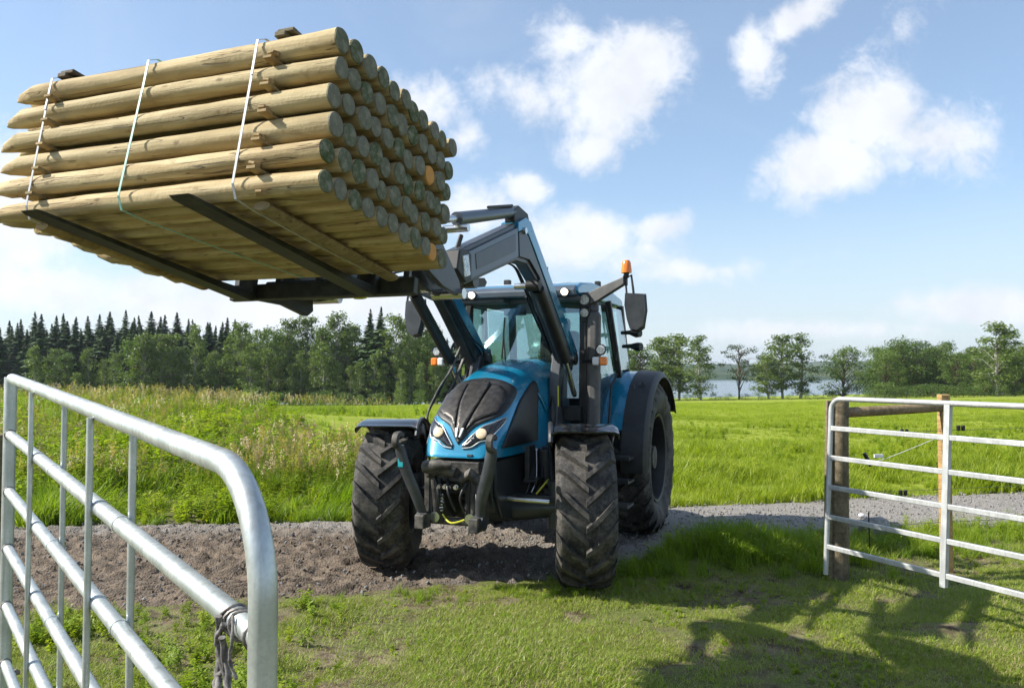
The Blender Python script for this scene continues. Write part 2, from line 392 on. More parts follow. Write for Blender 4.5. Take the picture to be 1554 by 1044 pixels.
L_tall = mk_leaf('lush_grass_blades', [(.10, .17, .012), (.16, .24, .015), (.22, .29, .02), (.28, .31, .04)], .45)
L_weed = mk_leaf('meadow_weed_leaves', [(.12, .19, .012), (.20, .28, .015), (.28, .33, .02), (.33, .34, .05)], .42)
L_seed = mk_leaf('dry_seed_heads', [(.36, .22, .12), (.42, .31, .16), (.3, .27, .1), (.45, .28, .2)], .3)
L_field = mk_leaf('field_grass', [(.18, .235, .014), (.25, .30, .02), (.32, .36, .04)], .42, noise_scale=.12, world=.7)
L_dry = mk_leaf('dry_grass_blades', [(.27, .22, .1), (.35, .3, .15), (.2, .19, .07)], .3)
TC = (1.3, 1.5, .6, 1)
L_spruce = mk_leaf('spruce_needles', [(.035, .072, .022), (.06, .11, .033), (.095, .15, .048)], .1, .6, .4, TC)
L_birch = mk_leaf('birch_leaves', [(.09, .13, .03), (.125, .17, .042), (.165, .21, .06)], .35, .45, .5, TC)
L_decid = mk_leaf('alder_leaves', [(.065, .11, .022), (.095, .15, .03), (.14, .19, .042)], .32, .5, .5, TC)
L_pine = mk_leaf('pine_needles', [(.022, .045, .016), (.034, .06, .02), (.045, .075, .022)], .15, .6, .5, TC)
M_btrunk = simple('birch_bark', (.32, .3, .27), (.12, .11, .1), .8, 0, 3)
M_ptrunk = simple('conifer_bark', (.12, .075, .045), (.06, .045, .035), .9, 0, 3)

# ------------------------------------------------------------------ terrain
LOX = [-40, -8, -3.9, -2.1, -.9, .3, 1.3, 2.2, 3.7, 4.5, 6, 10, 40]
LOY = [4.5, 5.7, 6.0, 6.3, 6.75, 7.0, 7.6, 8.5, 8.9, 9.1, 9.4, 10.4, 18]
UPX = [-40, -8, -6, -1.8, 2.1, 7.8, 20, 40]
UPY = [8.2, 9.3, 9.4, 9.8, 10.75, 12.1, 15.5, 22]
def lo(x): return np.interp(x, LOX, LOY)
def up(x): return np.interp(x, UPX, UPY)
def gz(x, y):
    x = np.asarray(x, float); y = np.asarray(y, float)
    z = .75*np.exp(-(((x+15)/9)**2+((y-25)/8.5)**2))
    slope = .036-.013*np.clip(x/70, -.3, 1)
    z = z-slope*np.maximum(0, np.sqrt((y-34)**2+60)*.5+(y-34)*.5)*np.where(y < 160, 1, 1)
    far = sstep(y, 165, 240); z = z*(1-far)+(-14)*far
    z = z+.10*fbm(x*.12, y*.12, 3)*sstep(y, 10, 20)*(1-far)
    z = z+.035*fbm(x*.8+9, y*.8, 3)*(1-sstep(y, 14, 25))
    z = z+.12*np.exp(-((x-2.1)/1.0)**2-((y-7.9)/.7)**2)
    return z
def graded(a, b, stepn, lo_, hi_, grow=1.13):
    c = list(np.arange(a, b+1e-6, stepn)); s = stepn
    while c[-1] < hi_: s *= grow; c.append(c[-1]+s)
    s = stepn; f = []
    q = a
    while q > lo_: s *= grow; q -= s; f.append(q)
    return np.array(f[::-1]+c)
def grid_mesh(name, X, Y, Z, m, kind='structure', parent=None):
    ny, nx = Z.shape
    co = np.stack([X, Y, Z], -1).reshape(-1, 3)
    idx = np.arange(ny*nx).reshape(ny, nx)
    f = np.stack([idx[:-1, :-1], idx[:-1, 1:], idx[1:, 1:], idx[1:, :-1]], -1).reshape(-1, 4)
    me = bpy.data.meshes.new(name); me.vertices.add(len(co)); me.vertices.foreach_set('co', co.ravel())
    me.loops.add(f.size); me.loops.foreach_set('vertex_index', f.ravel().astype(np.int32))
    me.polygons.add(len(f)); me.polygons.foreach_set('loop_start', np.arange(0, f.size, 4, dtype=np.int32))
    try: me.polygons.foreach_set('loop_total', np.full(len(f), 4, dtype=np.int32))
    except Exception: pass
    me.update(calc_edges=True); me.validate(); me.polygons.foreach_set('use_smooth', [True]*len(me.polygons))
    me.materials.append(m)
    o = bpy.data.objects.new(name, me); COL.objects.link(o)
    if kind: o['kind'] = kind
    return o
xs = graded(-7, 7, .06, -4200, 4200); ys = graded(2.2, 13, .06, -60, 4200)
X, Y = np.meshgrid(xs, ys); Z = gz(X, Y)
nearm = (1-sstep(Y, 11, 14))*(1-sstep(np.abs(X), 7, 9))
Z = Z+nearm*(.034*fbm(X*3.3, Y*3.3, 5, .62))
inroad = sstep(Y-lo(X), .05, .5)*sstep(up(X)-Y, .05, .5)
Z = Z-.09*inroad*(np.abs(X) < 45)
Z = np.where(Y > 850, -14-2*sstep(Y, 850, 1000), Z)
grid_mesh('ground', X, Y, Z, M_ground)
# the track: a rutted sheet of gravel and churned mud, sinking under the turf at its edges
rx = graded(-6.5, 6.5, .035, -30, 38, 1.05); rv = np.linspace(0, 1, 118)
X = np.repeat(rx[None, :], len(rv), 0); l_ = lo(rx); u_ = up(rx)
Y = l_[None, :]-.35+(u_-l_+.7)[None, :]*rv[:, None]
edge = sstep(Y-l_[None, :], -.32, .18)*sstep(u_[None, :]-Y, -.32, .18)
muddy = 1-sstep(X+1.5*fbm(X*.5, Y*.5, 2), 1.0, 3.2); muddy = muddy*(1-.75*sstep(Y, 9.0, 9.9))
cl = fbm(X*4.2, Y*6.0, 5, .62); clod = np.abs(cl)
rough = muddy*(.095*clod-.03+.062*np.abs(fbm(X*13, Y*17, 4, .65))-.012)+(1-muddy)*.012*fbm(X*9, Y*9, 4, .6)
tm = np.exp(-((Y-7.0-.12*(X+2.2))/.30)**2)*sstep(-X, .6, 1.6)+np.exp(-((Y-8.0-.2*(X+3))/.28)**2)*sstep(-X, 1.8, 2.6)
rough = rough*(1-.55*np.clip(tm, 0, 1))+.028*muddy*np.clip(tm, 0, 1)*np.sign(np.sin(X*34+np.abs(Y-7.0-.12*(X+2.2))*38))*(.6+fbm(X*2, Y*2, 2))
ruts = -.035*muddy*(np.exp(-((Y-7.3-.25*X*.2)/.22)**2)+np.exp(-((Y-8.6-.05*X)/.25)**2))
Z = gz(X, Y)+.025+rough*edge+ruts-.16*(1-edge)
road = grid_mesh('farm_track', X, Y, Z, M_road)
# lake, far shore and hills
g = G(); g.add([(-2500, 195, -9.6), (2500, 195, -9.6), (2500, 1010, -9.6), (-2500, 1010, -9.6)], [(0, 1, 2, 3)])
tag(g.build('lake', M_water), kind='structure')
hx = np.linspace(-2600, 2600, 420); hy = np.concatenate([np.linspace(930, 1500, 40), np.linspace(1530, 2700, 30)])
X, Y = np.meshgrid(hx, hy)
Z = -13+sstep(Y, 935, 985)*8+sstep(Y, 985, 2500)*(30+22*fbm(X*.0016, Y*.0009, 3))+sstep(Y, 960, 1000)*5*np.abs(fbm(X*.06, Y*.06, 3, .7))*2
grid_mesh('hills', X, Y, Z, M_hill)

# ------------------------------------------------------------------ scatter of things nobody could count
def src_col(name, meshes):
    c = bpy.data.collections.new(name)
    for i, me in enumerate(meshes):
        o = bpy.data.objects.new('%s_piece' % name, me); c.objects.link(o)
    return c
def scatter(name, col, pts, rots, scl, idx):
    me = bpy.data.meshes.new(name); me.vertices.add(len(pts)); me.vertices.foreach_set('co', np.asarray(pts, float).ravel())
    a = me.attributes.new('rot', 'FLOAT_VECTOR', 'POINT'); a.data.foreach_set('vector', np.asarray(rots, float).ravel())
    a = me.attributes.new('scl', 'FLOAT_VECTOR', 'POINT'); a.data.foreach_set('vector', np.asarray(scl, float).ravel())
    a = me.attributes.new('pick', 'INT', 'POINT'); a.data.foreach_set('value', np.asarray(idx, np.int32))
    o = bpy.data.objects.new(name, me); COL.objects.link(o); o['kind'] = 'stuff'
    ng = bpy.data.node_groups.new(name, 'GeometryNodeTree')
    ng.interface.new_socket('Geometry', in_out='INPUT', socket_type='NodeSocketGeometry')
    ng.interface.new_socket('Geometry', in_out='OUTPUT', socket_type='NodeSocketGeometry')
    gi = ng.nodes.new('NodeGroupInput'); go = ng.nodes.new('NodeGroupOutput')
    ci = ng.nodes.new('GeometryNodeCollectionInfo'); ci.inputs[0].default_value = col; ci.inputs[1].default_value = True; ci.inputs[2].default_value = True
    ip = ng.nodes.new('GeometryNodeInstanceOnPoints')
    def at(nm, ty):
        n = ng.nodes.new('GeometryNodeInputNamedAttribute'); n.data_type = ty; n.inputs[0].default_value = nm; return n.outputs[0]
    ng.links.new(gi.outputs[0], ip.inputs['Points']); ng.links.new(ci.outputs[0], ip.inputs['Instance'])
    ip.inputs['Pick Instance'].default_value = True
    ng.links.new(at('pick', 'INT'), ip.inputs['Instance Index']); ng.links.new(at('rot', 'FLOAT_VECTOR'), ip.inputs['Rotation'])
    ng.links.new(at('scl', 'FLOAT_VECTOR'), ip.inputs['Scale']); ng.links.new(ip.outputs[0], go.inputs[0])
    md = o.modifiers.new('scatter', 'NODES'); md.node_group = ng
    return o
def blade(g, rs, h, w, spread, lean, seg=3, mi=0):
    a = rs.uniform(0, 6.283); b = rs.uniform(0, 6.283); r = spread*math.sqrt(rs.random())
    bx, by = r*math.cos(a), r*math.sin(a); dx_, dy_ = math.cos(b), math.sin(b)
    px_, py_ = -dy_*w/2, dx_*w/2; hh = h*rs.uniform(.55, 1.1); ln = lean*rs.uniform(.3, 1.3)*hh
    vs = []
    for i in range(seg+1):
        t_ = i/seg; k = 1-t_**1.6; cx, cy, cz = bx+dx_*ln*t_**2, by+dy_*ln*t_**2, hh*(t_-.22*lean*t_**2)
        if i < seg: vs += [(cx-px_*k, cy-py_*k, cz), (cx+px_*k, cy+py_*k, cz)]
        else: vs.append((cx, cy, cz))
    fs = [(2*i, 2*i+1, 2*i+3, 2*i+2) for i in range(seg-1)]+[(2*seg-2, 2*seg-1, 2*seg)]
    g.add(vs, fs, mi=mi)
def tuft(seed, n, h, w, spread, lean, m, seg=3, dry=0, name='tuft'):
    rs = random.Random(seed); g = G()
    for _ in range(n): blade(g, rs, h, w, spread, lean, seg, mi=1 if rs.random() < dry else 0)
    return g.mesh(name, [m, L_dry], 180)
def weed(seed, m, h, n=26):
    """upright leafy meadow plant: thin stems with pairs of pointed leaves"""
    rs = random.Random(seed); g = G()
    for s in range(4):
        a = rs.uniform(0, 6.28); ln = rs.uniform(.05, .3)*h; hh = h*rs.uniform(.6, 1.1)
        tx, ty = math.cos(a)*ln, math.sin(a)*ln
        g.tube([(0, 0, 0), (tx*.4, ty*.4, hh*.55), (tx, ty, hh)], [.004, .003, .0015], 3, cap=False)
        for k in range(n//2):
            t_ = rs.uniform(.12, 1); b = rs.uniform(0, 6.28); L_ = rs.uniform(.06, .13)*(1.15-.5*t_)*(h/.5); w = L_*rs.uniform(.3, .55)
            o = Vector((tx*t_**1.4, ty*t_**1.4, hh*t_)); d = Vector((math.cos(b), math.sin(b), rs.uniform(-.1, .7))).normalized()
            sd = d.cross(Vector((0, 0, 1))).normalized()*w/2; dn = Vector((0, 0, -L_*.25))
            g.add([o, o+d*L_*.5+sd, o+d*L_+dn, o+d*L_*.5-sd], [(0, 1, 2), (0, 2, 3)])
    return g.mesh('weed', [m], 180)
def seedhead(seed):
    rs = random.Random(seed); g = G()
    for s in range(4):
        a = rs.uniform(0, 6.28); ln = rs.uniform(.05, .2); hh = rs.uniform(.7, 1.0)
        tx, ty = math.cos(a)*ln, math.sin(a)*ln
        g.tube([(0, 0, 0), (tx*.4, ty*.4, hh*.6), (tx, ty, hh)], [.003, .002, .0015], 3, cap=False, mi=1)
        for k in range(12):
            o = Vector((tx, ty, hh))+Vector((rs.gauss(0, .018), rs.gauss(0, .018), rs.uniform(-.16, .03))); w = rs.uniform(.008, .018)
            g.add([o+Vector((w, 0, 0)), o+Vector((-w, w, w)), o+Vector((0, -w, 2*w))], [(0, 1, 2)])
    return g.mesh('seedhead', [L_seed, L_weed], 180)
rs = np.random.RandomState(11)
def pts_in(n, x0, x1, y0, y1, fn, pw=1.):
    """random ground points, denser towards the camera, kept with probability fn(x,y)"""
    y = y0+(y1-y0)*rs.rand(n)**pw; uu = rs.rand(n)
    # spread sideways in proportion to distance so that far rows are not denser than near ones
    x = (x0+(x1-x0)*uu)
    k = rs.rand(n) < fn(x, y); return x[k], y[k]
def put(name, col, x, y, s0, s1, nvar, dz=0., tilt=.12, wide=1., hmul=None):
    n = len(x); z = gz(x, y)+dz
    s = rs.uniform(s0, s1, n)
    if hmul is not None: s = s*hmul
    scl = np.stack([s*wide, s*wide, s], -1)
    rot = np.stack([rs.normal(0, tilt, n), rs.normal(0, tilt, n), rs.uniform(0, 6.283, n)], -1)
    return scatter(name, col, np.stack([x, y, z], -1), rot, scl, rs.randint(0, nvar, n))
offroad = lambda x, y, m_=0.: ((y < lo(x)+m_) | (y > up(x)-m_)).astype(float)
infov = lambda x, y, k=.78: (np.abs(x) < k*y+.6).astype(float)

C_short = src_col('short_turf', [tuft(i, 52, .028, .0030, .085, 1.1, L_short, 2, .34) for i in range(6)])
C_tall = src_col('tall_grass', [tuft(20+i, 46, .3, .008, .10, .75, L_tall, 4, .04) for i in range(5)])
C_weed = src_col('meadow_weeds', [weed(40+i, L_weed, .5) for i in range(6)])
C_seed = src_col('seed_heads', [seedhead(60+i) for i in range(4)])
C_field = src_col('field_grass', [tuft(80+i, 40, .22, .011, .14, .7, L_field, 3) for i in range(5)])
# lawn in the foreground, thin where the soil shows
def lawn(x, y):
    q = fbm(x*1.1+3, y*1.1, 4, .6)+.35*fbm(x*5, y*5, 2)
    return offroad(x, y, -.12)*infov(x, y)*(y < lo(x)+.2)*np.clip(.40+3.4*(q+.05), .06, 1)
x, y = pts_in(120000, -6, 8, 2.3, 9.6, lawn, 1.25)
hm = 1+.6*sstep(fbm(x*.9, y*.9, 3), 0, .35)
put('foreground_turf', C_short, x, y, .55, 1.25, 6, hmul=hm)
def lush(x, y):
    d = np.exp(-((x-2.15)/.95)**2-((y-7.85)/.55)**2)*1.6+np.exp(-((x-1.05)/.4)**2-((y-7.2)/.35)**2)*.9
    d = d+.8*sstep(x, 2.6, 3.6)*sstep(y-lo(x), -1.5, -.5)+.55*np.exp(-((x+.2)/1.0)**2-((y-6.55)/.22)**2)
    return np.clip(d, 0, 1)*offroad(x, y, 0)*(y < lo(x)+.05)*infov(x, y, .9)
x, y = pts_in(5200, -2, 9, 5.6, 10.6, lush)
tall_h = .62+.55*np.exp(-((x-2.1)/1.0)**2-((y-7.85)/.6)**2)-.3*(y < 7)
put('tussock_grass_beside_track', C_tall, x, y, .7, 1.15, 5, hmul=tall_h)
x, y = pts_in(1500, -1.5, 8, 6, 10.4, lambda x, y: lush(x, y)*.8*(x > .9))
put('leafy_weeds_beside_track', C_weed, x, y, .3, .6, 6)
# low leafy weeds and clumps beyond the near gate
def lclump(x, y): return offroad(x, y, -.1)*(y < lo(x)+.1)*np.clip(1.3*sstep(-x-.45*y*.4, .1, 1.0)+.0, 0, 1)*infov(x, y, .8)*np.clip(.5+2*fbm(x*1.6, y*1.6, 3), .1, 1)
x, y = pts_in(6500, -5.5, -.2, 2.4, 6.4, lclump)
put('clover_and_weeds_behind_gate', C_weed, x, y, .16, .34, 6, tilt=.3, wide=1.3)
x, y = pts_in(9000, -2.4, 5.5, 2.5, 8.0, lambda x, y: offroad(x, y, -.1)*infov(x, y)*(y < lo(x))*np.clip(.25+2.2*fbm(x*1.7, y*1.7, 4), .03, 1))
put('small_turf_weeds', C_weed, x, y, .05, .11, 6, tilt=.5, wide=1.7)
# the meadow on the left: tall weeds at the track edge, grass and seed heads further up
leftm = lambda x, y: 1-sstep(x+.15*(y-10), -1.9, .9)
def mead(x, y): return (y > up(x)-.08)*leftm(x, y)*infov(x, y, .74)*(1-sstep(y, 12.5, 19)*sstep(x/y+.5*fbm(x*.25, y*.25, 3), -.50, -.16))
x, y = pts_in(17000, -26, 2.5, 9.2, 33, lambda x, y: mead(x, y)*(.35+.65*np.exp(-(y-9.5)/9)), 1.5)
put('meadow_weeds_left', C_weed, x, y, .6, 1.35, 6, hmul=.72+.5*sstep(y, 9.6, 13)+1.1*fbm(x*.8, y*.8, 3)-.45*sstep(y, 14, 23), wide=1.1)
x, y = pts_in(13000, -26, 2.5, 9.2, 36, lambda x, y: mead(x, y), 1.4)
put('meadow_grass_left', C_tall, x, y, .8, 1.9, 5, wide=1.0, hmul=(.85+1.0*fbm(x*.9, y*.9, 3))*(1-.3*sstep(y, 14, 23)), tilt=.25)
x, y = pts_in(22000, -24, 1, 11.0, 34, lambda x, y: mead(x, y)*np.clip(.45+2.2*fbm(x*.3+4, y*.3, 3), .08, 1), 1.2)
put('dry_seed_heads', C_seed, x, y, .5, .85, 4)
# the cut grass field
def field(x, y): return (y > up(x)-.03)*(1-.75*leftm(x, y))*infov(x, y, .74)
x, y = pts_in(30000, -8, 26, 9.6, 34, lambda x, y: field(x, y)*(x > -3.5)*(x < .72*y+.5), 1.7)
put('field_grass_near', C_field, x, y, .75, 1.35, 5, wide=1.1, hmul=(.85+1.5*np.clip(fbm(x*.8, y*.8, 3), -.35, .5))*(1-.45*sstep(y, 13, 24)))
x, y = pts_in(30000, -62, 62, 30, 84, lambda x, y: infov(x, y, .72), 1.25)
put('field_grass_far', C_field, x, y, 1.1, 1.6, 5, dz=-.03, wide=2.8, hmul=.42)
x, y = pts_in(1500, 1, 20, 11, 26, lambda x, y: (y > up(x)+.1)*infov(x, y, .72)*(fbm(x*.6+8, y*.6, 3) > .12))
put('field_weeds', C_weed, x, y, .45, .85, 6, wide=1.2)
# loose stones on the track
def pebble(seed):
    r_ = random.Random(seed); bm = bmesh.new(); bmesh.ops.create_icosphere(bm, subdivisions=1, radius=1)
    for v_ in bm.verts: v_.co = Vector((v_.co.x*1.1, v_.co.y*.85, v_.co.z*.6))*r_.uniform(.8, 1.2)
    me = bpy.data.meshes.new('pebble'); bm.to_mesh(me); bm.free(); me.materials.append(M_stone if seed % 2 else M_road); return me
C_peb = src_col('loose_stones', [pebble(i) for i in range(6)])
x, y = pts_in(15000, -7, 10, 5.8, 13, lambda x, y: (1-offroad(x, y, -.05))*infov(x, y, .75)*(.4+.6*sstep(x, -1, 3)))
put('loose_stones_on_track', C_peb, x, y, .006, .022, 6, dz=.03, tilt=1)
# ------------------------------------------------------------------ tractor (local axes: x forward, y towards its left side, z up)
TH = R(21.5); ORG = Vector((-.264, 7.248, .0))
TR = tag(empty('tractor', ORG, (0, 0, -math.pi/2-TH)), 'blue and black farm tractor on the track, front loader raised with posts', 'tractor')
MT = Matrix.Translation(ORG) @ Matrix.Rotation(-math.pi/2-TH, 4, 'Z')

# --- hood: one continuous surface, top line and half width along x
ZT = ([-1.25, -.9, -.5, -.2, -.03, .12, .28, .40, .48, .54, .585], [1.955, 1.94, 1.88, 1.80, 1.73, 1.65, 1.53, 1.41, 1.30, 1.18, 1.09])
_st = np.array(spline(list(zip(*ZT)), 8)); ZTx, ZTz = _st[:, 0], _st[:, 1]
ZB = 1.095
def ztop(x): return float(np.interp(x, ZTx, ZTz))
def hw(x):
    b = .385+.05*max(0, min(1, -x/1.1)); k = max(0, (x+.15)/.76)
    return b*max(0., 1-k**4.5)**(1/3.4)
def hsurf(x, y):
    w = hw(x); q = abs(y)/max(w, 1e-4)
    return -9 if q >= 1 else ZB+(ztop(x)-ZB)*(1-q**4.2)**(1/3.2)
def front(y, z):
    """the x at which the nose surface passes (y, z)"""
    a, b = -1.2, .61
    for _ in range(26):
        c = (a+b)/2
        if hsurf(c, y) > z: a = c
        else: b = c
    return Vector((a, y, z))
def side(x, z, s=1):
    w = hw(x); q = max(0, min(1, (z-ZB)/(ztop(x)-ZB)))
    return Vector((x, s*w*(1-q**3.2)**(1/4.2), z))
g = G(); rings = []
XS = [-1.25+1.85*(1-(1-i/44)**1.6) for i in range(44)]+[.598]; NA = 44
for x_ in XS:
    w = max(hw(x_), .002); zt = max(ztop(x_), ZB+.004)
    for k in range(NA+1):
        a = math.pi*k/NA; cs, sn = math.cos(a), math.sin(a)
        yy = w*math.copysign(abs(cs)**(2/4.2), cs); zz = ZB+(zt-ZB)*abs(sn)**(2/3.2)
        rings.append((x_, yy, zz))
n = NA+1
fs = [(i*n+k, i*n+k+1, (i+1)*n+k+1, (i+1)*n+k) for i in range(len(XS)-1) for k in range(NA)]
fs += [tuple((len(XS)-1)*n+k for k in range(n)), tuple(k for k in range(n))[::-1]]
fs += [(i*n, (i+1)*n, (i+1)*n+n-1, i*n+n-1) for i in range(len(XS)-1)]
g.add(rings, fs); hood = g.build('hood', M_blue, TR, smooth=50)
def panel(name, poly, surf, lift, mat_, parent, cuts=5, thick=.012):
    """a fitted sheet: a 2D outline laid on a curved surface, with its own thickness"""
    bm = bmesh.new(); vs = [bm.verts.new((p[0], p[1], 0)) for p in poly]; bm.faces.new(vs)
    bmesh.ops.triangulate(bm, faces=bm.faces[:])
    for _ in range(cuts):
        es = [e for e in bm.edges if e.calc_length() > .035]
        if not es: break
        bmesh.ops.subdivide_edges(bm, edges=es, cuts=1); bmesh.ops.triangulate(bm, faces=bm.faces[:])
    P2 = {v_: (v_.co.x, v_.co.y) for v_ in bm.verts}
    for v_ in bm.verts:
        a, b = P2[v_]; p0 = surf(a, b); e = .004
        nrm = (surf(a+e, b)-surf(a-e, b)).cross(surf(a, b+e)-surf(a, b-e))
        if nrm.length < 1e-9: nrm = Vector((1, 0, 0))
        nrm.normalize()
        if nrm.dot(p0-Vector((-.4, 0, 1.3))) < 0: nrm = -nrm
        v_.co = p0+nrm*lift
    bmesh.ops.recalc_face_normals(bm, faces=bm.faces[:])
    me = bpy.data.meshes.new(name); bm.to_mesh(me); bm.free(); me.materials.append(mat_)
    me.polygons.foreach_set('use_smooth', [True]*len(me.polygons))
    o = bpy.data.objects.new(name, me); COL.objects.link(o); o.parent = parent
    sm = o.modifiers.new('thickness', 'SOLIDIFY'); sm.thickness = thick; sm.offset = 0
    return o
gr = spline([(0, 1.20), (.045, 1.255), (.115, 1.345), (.24, 1.405), (.315, 1.455), (.325, 1.57), (.29, 1.67), (.17, 1.73), (0, 1.752)], 5)
gout = gr+[(-a, b) for a, b in gr[-2:0:-1]]
panel('grille_surround', gout, front, .006, M_black, hood)
def inner(pts): return spline(pts, 5)
cen = [(0, 1.275), (.03, 1.30), (.055, 1.40), (.085, 1.52), (.10, 1.66), (.09, 1.70), (0, 1.715), (-.09, 1.70), (-.10, 1.66), (-.085, 1.52), (-.055, 1.40), (-.03, 1.30)]
panel('grille_centre_panel', cen, front, .026, M_grille, hood)
for s in (1, -1):
    q = [(s*a, b) for a, b in [(.05, 1.315), (.11, 1.385), (.2, 1.425), (.27, 1.455), (.285, 1.55), (.255, 1.63), (.20, 1.675), (.125, 1.69), (.115, 1.62), (.10, 1.52), (.07, 1.40)]]
    panel('grille_side_panel', q, front, .018, M_grille, hood)
    hl = spline([(s*a, b) for a, b in [(.045, 1.175), (.12, 1.19), (.19, 1.235), (.265, 1.26), (.325, 1.36), (.335, 1.415), (.27, 1.375), (.19, 1.34), (.12, 1.27)]], 4, True)
    H_ = panel('headlight', hl, front, .008, M_gloss, hood)
    for nm_, pt_ in (('headlight_trim', [(.05, 1.172), (.13, 1.183), (.20, 1.228), (.275, 1.252), (.332, 1.352), (.342, 1.412)]), ('headlight_upper_trim', [(.05, 1.195), (.11, 1.266), (.185, 1.345), (.27, 1.383), (.34, 1.420)])):
        g = G(); g.tube([front(s*a, b)+Vector((.012, 0, 0)) for a, b in spline(pt_, 6)], .0065, 8); g.build(nm_, M_silver, hood, smooth=60)
    c0 = front(s*.20, 1.285); nr = (front(s*.2+.01, 1.285)-front(s*.2-.01, 1.285)).cross(front(s*.2, 1.295)-front(s*.2, 1.275)).normalized()
    if nr.x < 0: nr = -nr
    g = G(); g.tube([c0-nr*.01, c0+nr*.026, c0+nr*.032], [.047, .047, .036], 20); g.build('headlight_lens', M_wlens, hood, smooth=40)
    sp_ = lambda a, b, s=s: side(a, b, s)
    pn = spline([(.42, 1.17), (.33, 1.28), (.17, 1.42), (-.03, 1.56), (-.32, 1.70), (-.44, 1.725), (-.45, 1.64), (-.38, 1.5), (-.35, 1.35), (-.34, 1.18)], 3)
    panel('side_mesh_panel', pn, sp_, .006, M_black, hood)
    hn = [(-.62, 1.44), (-.44, 1.62), (-.41, 1.61), (-.57, 1.42)]
    panel('hood_latch_recess', hn, sp_, .01, M_blue, hood, 2)
    g = G(); g.prism([(.22, 1.09), (.22, 1.13), (.1, 1.14), (-.9, 1.20), (-1.2, 1.24), (-1.2, 1.08)], s*.30, s*(.385)); g.build('lower_side_trim', M_blue, hood, bevel=.02)
g = G()
for s in (1, -1):
    a = [front(s*.008, 1.245), front(s*.022, 1.245), front(s*.040, 1.32), front(s*.016, 1.32)]
    f_ = Vector((.035, 0, .02)); g.add(a+[q+f_ for q in a], [(0, 1, 2, 3), (7, 6, 5, 4), (0, 4, 5, 1), (1, 5, 6, 2), (2, 6, 7, 3), (3, 7, 4, 0)])
g.build('badge', M_silver, hood)
g = G(); a = front(.13, 1.115); g.box(a+Vector((.0, 0, 0)), (.03, .05, .022)); g.build('bumper_plug', M_dgrey, hood, bevel=.005)
# front cast frame, hitch and axle
g = G()
g.prism([(.52, 1.06), (.50, .84), (.40, .62), (.22, .52), (-.05, .56), (-.35, .72), (-1.2, .78), (-1.2, 1.07)], .17, .29)
g.prism([(.52, 1.06), (.50, .84), (.40, .62), (.22, .52), (-.05, .56), (-.35, .72), (-1.2, .78), (-1.2, 1.07)], -.29, -.17)
g.box((-.35, 0, .92), (1.6, .36, .3)); g.box((.34, 0, 1.0), (.24, .56, .12))
g.build('front_frame', M_dgrey, TR, bevel=.015)
g = G(); g.prism([(.46, 1.06), (.45, .78), (.30, .56), (.05, .5), (-.28, .62), (-.28, 1.06)], .295, .32); g.build('frame_side_plate', M_dgrey, TR, bevel=.006)
g = G(); g.box((-.72, 0, .86), (1.1, .5, .62)); g.box((-1.6, 0, .82), (1.3, .5, .66)); g.box((-.75, .22, 1.02), (.5, .16, .3)); g.tube([(-.6, .33, .62), (-1.0, .33, .62)], .07, 12)
g.build('engine_and_gearbox', M_iron, TR, bevel=.02)
g = G(); g.tube([(0, -.78, .64), (0, -.4, .6), (0, 0, .58), (0, .4, .6), (0, .78, .64)], [.085, .10, .13, .10, .085], 14); g.box((0, .52, .66), (.16, .4, .15)); g.box((0, -.52, .66), (.16, .4, .15))
for s in (1, -1): g.tube([(0, s*.70, .45), (0, s*.70, .86)], .075, 12)
g.build('front_axle', M_dgrey, TR, smooth=40)
g = G(); g.tube([(.2, .15, .72), (.17, .7, .70)], .024, 10); g.build('steering_cylinder_rod', M_chrome, TR, smooth=40)
g = G(); g.tube([(.2, -.3, .72), (.2, .32, .71)], .045, 12); g.build('steering_cylinder', M_black, TR, smooth=40)
# front linkage
g = G(); g.box((.55, 0, .98), (.12, .46, .17)); g.tube([(.6, -.25, .95), (.64, -.12, 1.02), (.62, .02, .97)], [.05, .065, .05], 10)
g.tube([(.6, .22, .9), (.66, .17, .98), (.62, .08, .92)], [.045, .05, .04], 10); g.tube([(.58, -.26, .56), (.58, .26, .56)], .035, 10)
for s in (1, -1): g.tube([(.58, s*.17, .6), (.6, s*.19, .93)], [.045, .04], 10); g.box((.56, s*.24, .75), (.16, .05, .42))
g.build('front_hitch', M_iron, TR, bevel=.01)
for s in (1, -1):
    g = G(); g.tube([(.60, s*.12, .55), (.61, s*.145, .92)], [.032, .032], 10); g.build('lift_cylinder', M_black, TR, smooth=40)
    g = G(); a = spline([(.66, s*.26, .60), (.72, s*.30, .78), (.76, s*.37, .98), (.78, s*.41, 1.13), (.79, s*.42, 1.20)], 4)
    nA_ = len(a); g.tube(a, [.042+.012*math.sin(3.1*i/(nA_-1)) for i in range(nA_)], 10, sq=.6)
    g.tube([(.66, s*.26-.045, .58), (.66, s*.26+.045, .58)], .065, 14)
    lk = g.build('lower_link', M_dgrey, TR, smooth=50)
    g = G(); c_ = (.80, s*.425, 1.245)
    hk = [(.80+.075*math.cos(w), 1.245+.075*math.sin(w)) for w in [R(-110+i*26) for i in range(11)]]+[(.80+.035*math.cos(w), 1.245+.035*math.sin(w)) for w in [R(150-i*26) for i in range(11)]]
    g.prism(hk, s*.425-.028, s*.425+.028); g.build('hook', M_iron, lk, bevel=.008)
    g = G(); g.box((.70, s*.245, .57), (.14, .09, .12)); g.build('link_bracket', M_iron, lk, bevel=.012)
M_cyan = simple('chipped_cyan_mark', (.0, .28, .33), (.02, .36, .4), .5)
g = G(); g.box((.785, -.405, 1.07), (.035, .05, .10)); g.build('cyan_paint_mark', M_cyan, TR, bevel=.004)
g = G(); g.tube(spline([(.62, -.1, .62), (.66, 0, .56), (.6, .14, .60)], 5), .008, 6); g.build('yellow_cable', M_yel, TR)

